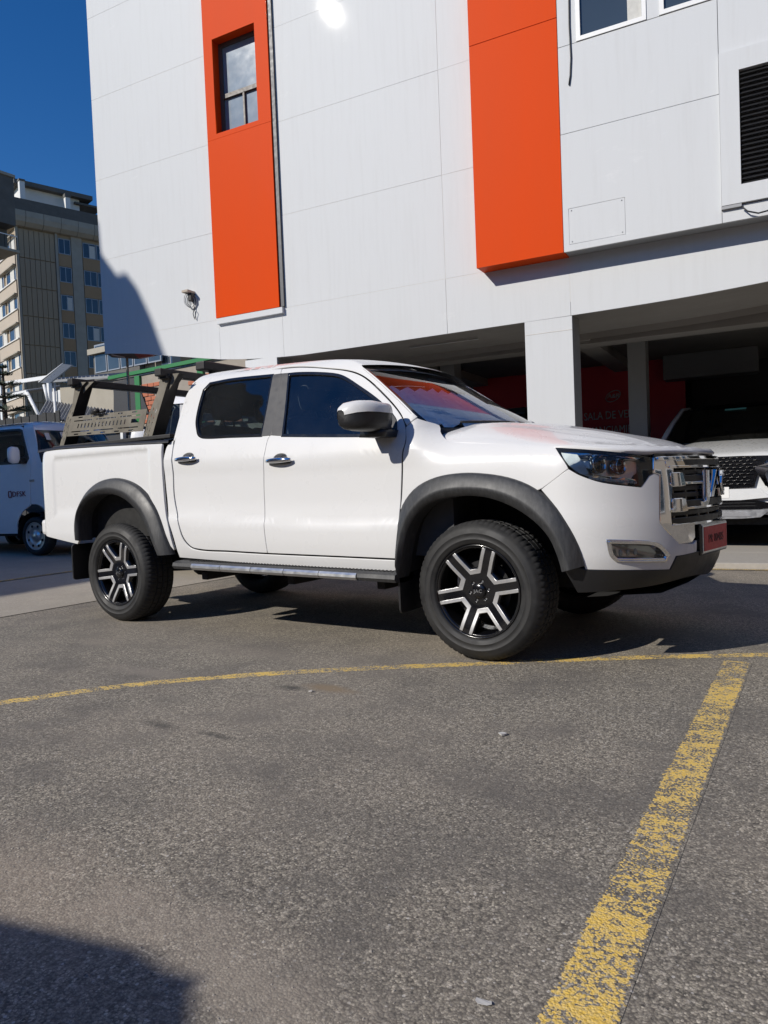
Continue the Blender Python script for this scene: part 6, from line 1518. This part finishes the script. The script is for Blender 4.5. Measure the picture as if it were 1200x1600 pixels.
    for x in (-.92, -3.6):
        for sg in (-1, 1):
            simple_wheel(u, x, sg * .90, sg > 0, .36, .24, .22, 'alloy')
            MB().loft([[(x + r * math.cos(t), sg * .935, .36 + r * math.sin(t)) for r in (.39, .45)] for t in np.linspace(-.1, math.pi + .1, 16)], False, True).build('arch_trim', 'black_trim', u)
    return u

VAN = build_van(); place(VAN, -6.0019, 2.7213, .108, R(8))
V2 = copy_tree(VAN); place(V2, -2.02, 2.2, .0, R(-48)); V2.matrix_basis = V2.matrix_basis @ Matrix.Scale(1.08, 4); V2['label'] = 'white van whose roof and dark windscreen show between the bed rack and the cab'
V3 = copy_tree(VAN); place(V3, 2.66, -7.03, 0, R(14)); V3['label'] = 'white van parked behind the viewer that throws the rounded shadow in the foreground'
SUV = build_suv(); place(SUV, 3.25, 5.0, .062, R(-90))
S2 = copy_tree(SUV); place(S2, *(FAC_M @ Vector((2.75, 2.6, .06))), FAC_RZ); S2['label'] = 'white vehicle parked inside the ground floor, its roof edge past the pickup windscreen'

# ================================================================== small things on the building and the ground
def build_small():
    # cable bracket with a coil of wire on the facade
    M = FAC_M; at = lambda s, y, z: tuple(M @ Vector((s, y, z)))
    s, z = [(-3.292,3.963)][0]
    b = empty('wall_bracket', at(s, 0, z), FAC_RZ, 'small rusty bracket with a coil of pale cable left of the narrow orange strip', 'bracket')
    MB().bbox(-.06, .06, -.16, 0, .0, .035, .004).build('bracket_arm', 'render_cream', b)
    MB().bbox(.0, .07, -.10, 0, -.12, -.002, .01).build('socket_box', 'cable_black', b)
    cl = MB()
    for k in range(4): cl.tube([(-.035 + .02 * k + (.055 + .008 * k) * math.cos(t), -.08 + .02 * k, -.09 - .01 * k + (.085 + .006 * k) * math.sin(t)) for t in (2 * math.pi * j / 24 for j in range(25))], .006, 5, False)
    cl.build('cable_coil', 'cable_grey', b)
    MB().tube([(.05, -.05, -.12), (.06, -.03, -.2), (.05, -.03, -.24), (.03, -.03, -.30), (.05, -.03, -.37)], .006, 5).build('loose_end', 'cable_black', b)
    MB().tube([(.05, -.04, -.24), (.085, -.04, -.28), (.07, -.03, -.34), (.06, -.03, -.39)], .005, 5).build('loose_end', 'cable_black', b)
    # wires
    w = [(2.516,6.209),(2.511,5.936),(2.518,5.589),(2.505,5.400),(2.488,5.301)]
    o = tag(MB().tube([at(s_, -.262, z_) for s_, z_ in [(w[0][0], w[0][1] + 2.5)] + w], .009, 6).build('hanging_wire', 'cable_black'), 'thin dark wire hanging down the white wall right of the wide orange strip', 'wire')
    w = [(4.166,3.619),(4.222,3.557),(4.318,3.518),(4.402,3.526)]
    o = tag(MB().tube([at(s_, -.30, z_) for s_, z_ in w] + [at(w[-1][0] + .5, -.30, w[-1][1] + .05), at(w[-1][0] + 1.2, -.27, w[-1][1] + .1)], .008, 6).build('hanging_wire', 'cable_black'), 'dark wire sagging below the black louvred vent', 'wire')
    # pendant dome lamp under the ceiling
    s, z = [(-0.364,2.907)][0]
    l = empty('pendant_lamp', at(s, 3.2, z), FAC_RZ, 'dark dome lamp hanging from the ceiling behind the pickup windscreen', 'lamp')
    MB().loft([[(r * math.cos(t), r * math.sin(t), zz) for t in (2 * math.pi * j / 20 for j in range(20))] for r, zz in ((.03, .07), (.06, .055), (.13, .015), (.145, -.015), (.13, -.03), (.001, -.02))], True).build('lamp_shade', 'cable_black', l)
    MB().tube([(0, 0, .06), (0, 0, 2.96 - z)], .012, 6).build('lamp_rod', 'cable_black', l)
    MB().tube([(-.13, 0, .0), (-.14, 0, .10), (-.06, 0, .15), (0, 0, .13)], .006, 5).build('lamp_cable', 'cable_black', l)
    s, z = [(2.996,3.089)][0]
    l = empty('ceiling_floodlight', at(s, 3.4, z), FAC_RZ, 'small dark floodlight fixed to the ceiling above the grey bulkhead', 'lamp')
    MB().bbox(-.10, .10, -.06, .05, -.05, .03, .012).build('lamp_body', 'cable_black', l); MB().bbox(-.02, .02, -.02, .02, .03, 2.955 - z if 2.955 - z > .05 else .08, .004).build('lamp_stem', 'cable_black', l)
    # pale tube and tape marks under the soffit
    s0, s1 = [(0.063,2.891),(1.032,2.886)]
    tag(MB().tube([at(s0[0], .5, 2.83), at(s1[0], .55, 2.835)], .012, 6).build('soffit_conduit', 'cable_grey'), 'thin pale conduit running along the soffit above the pickup cab', 'conduit')
    # loose chippings, denser near the viewer
    rg = random.Random(11); V = []; F = []
    for k in range(5200):
        u = rg.random(); x = rg.uniform(1.2, 5.4); y = -4.0 + 3.6 * u ** 1.5
        r = rg.uniform(.0015, .0038) * (1.35 if rg.random() < .06 else 1)
        n = len(V); a0 = rg.uniform(0, 6.28); m = 5
        for j in range(m): a = a0 + 2 * math.pi * j / m; q = r * rg.uniform(.7, 1.25); V.append((x + q * math.cos(a), y + q * math.sin(a), 0))
        for j in range(m): a = a0 + 2 * math.pi * j / m + .3; q = r * rg.uniform(.4, .8); V.append((x + q * math.cos(a), y + q * math.sin(a), r * rg.uniform(.3, .6)))
        F += [(n + j, n + (j + 1) % m, n + m + (j + 1) % m, n + m + j) for j in range(m)] + [tuple(n + m + j for j in range(m))]
    tag(MB().add(V, F).build('loose_chippings', 'pebble'), 'loose stone chippings scattered over the asphalt', 'gravel', kind='stuff')
    # scraps of paper
    for i, (p, sz, lab) in enumerate((([(4.270,-3.225)][0], .011, 'torn white paper scrap on the asphalt near the bottom edge'), ([(3.687,-1.881)][0], .016, 'flattened pale scrap on the asphalt in front of the front wheel'), ([(2.627,-1.742)][0], .010, 'white scrap lying in the sandy hollow by the thin yellow line'))):
        q = []; rr = random.Random(i + 2)
        for k in range(9): a = 2 * math.pi * k / 9; r = sz * rr.uniform(.5, 1.2); q.append((p[0] + r * math.cos(a) * 1.4, p[1] + r * math.sin(a)))
        m = MB(); m.prism(q, lambda x, y: (x, y, .003), lambda x, y: (x, y, .006 + .004 * math.sin(60 * x))); tag(m.build('paper_scrap', 'paper'), lab, 'paper scrap', 'scraps on the asphalt')
build_small()
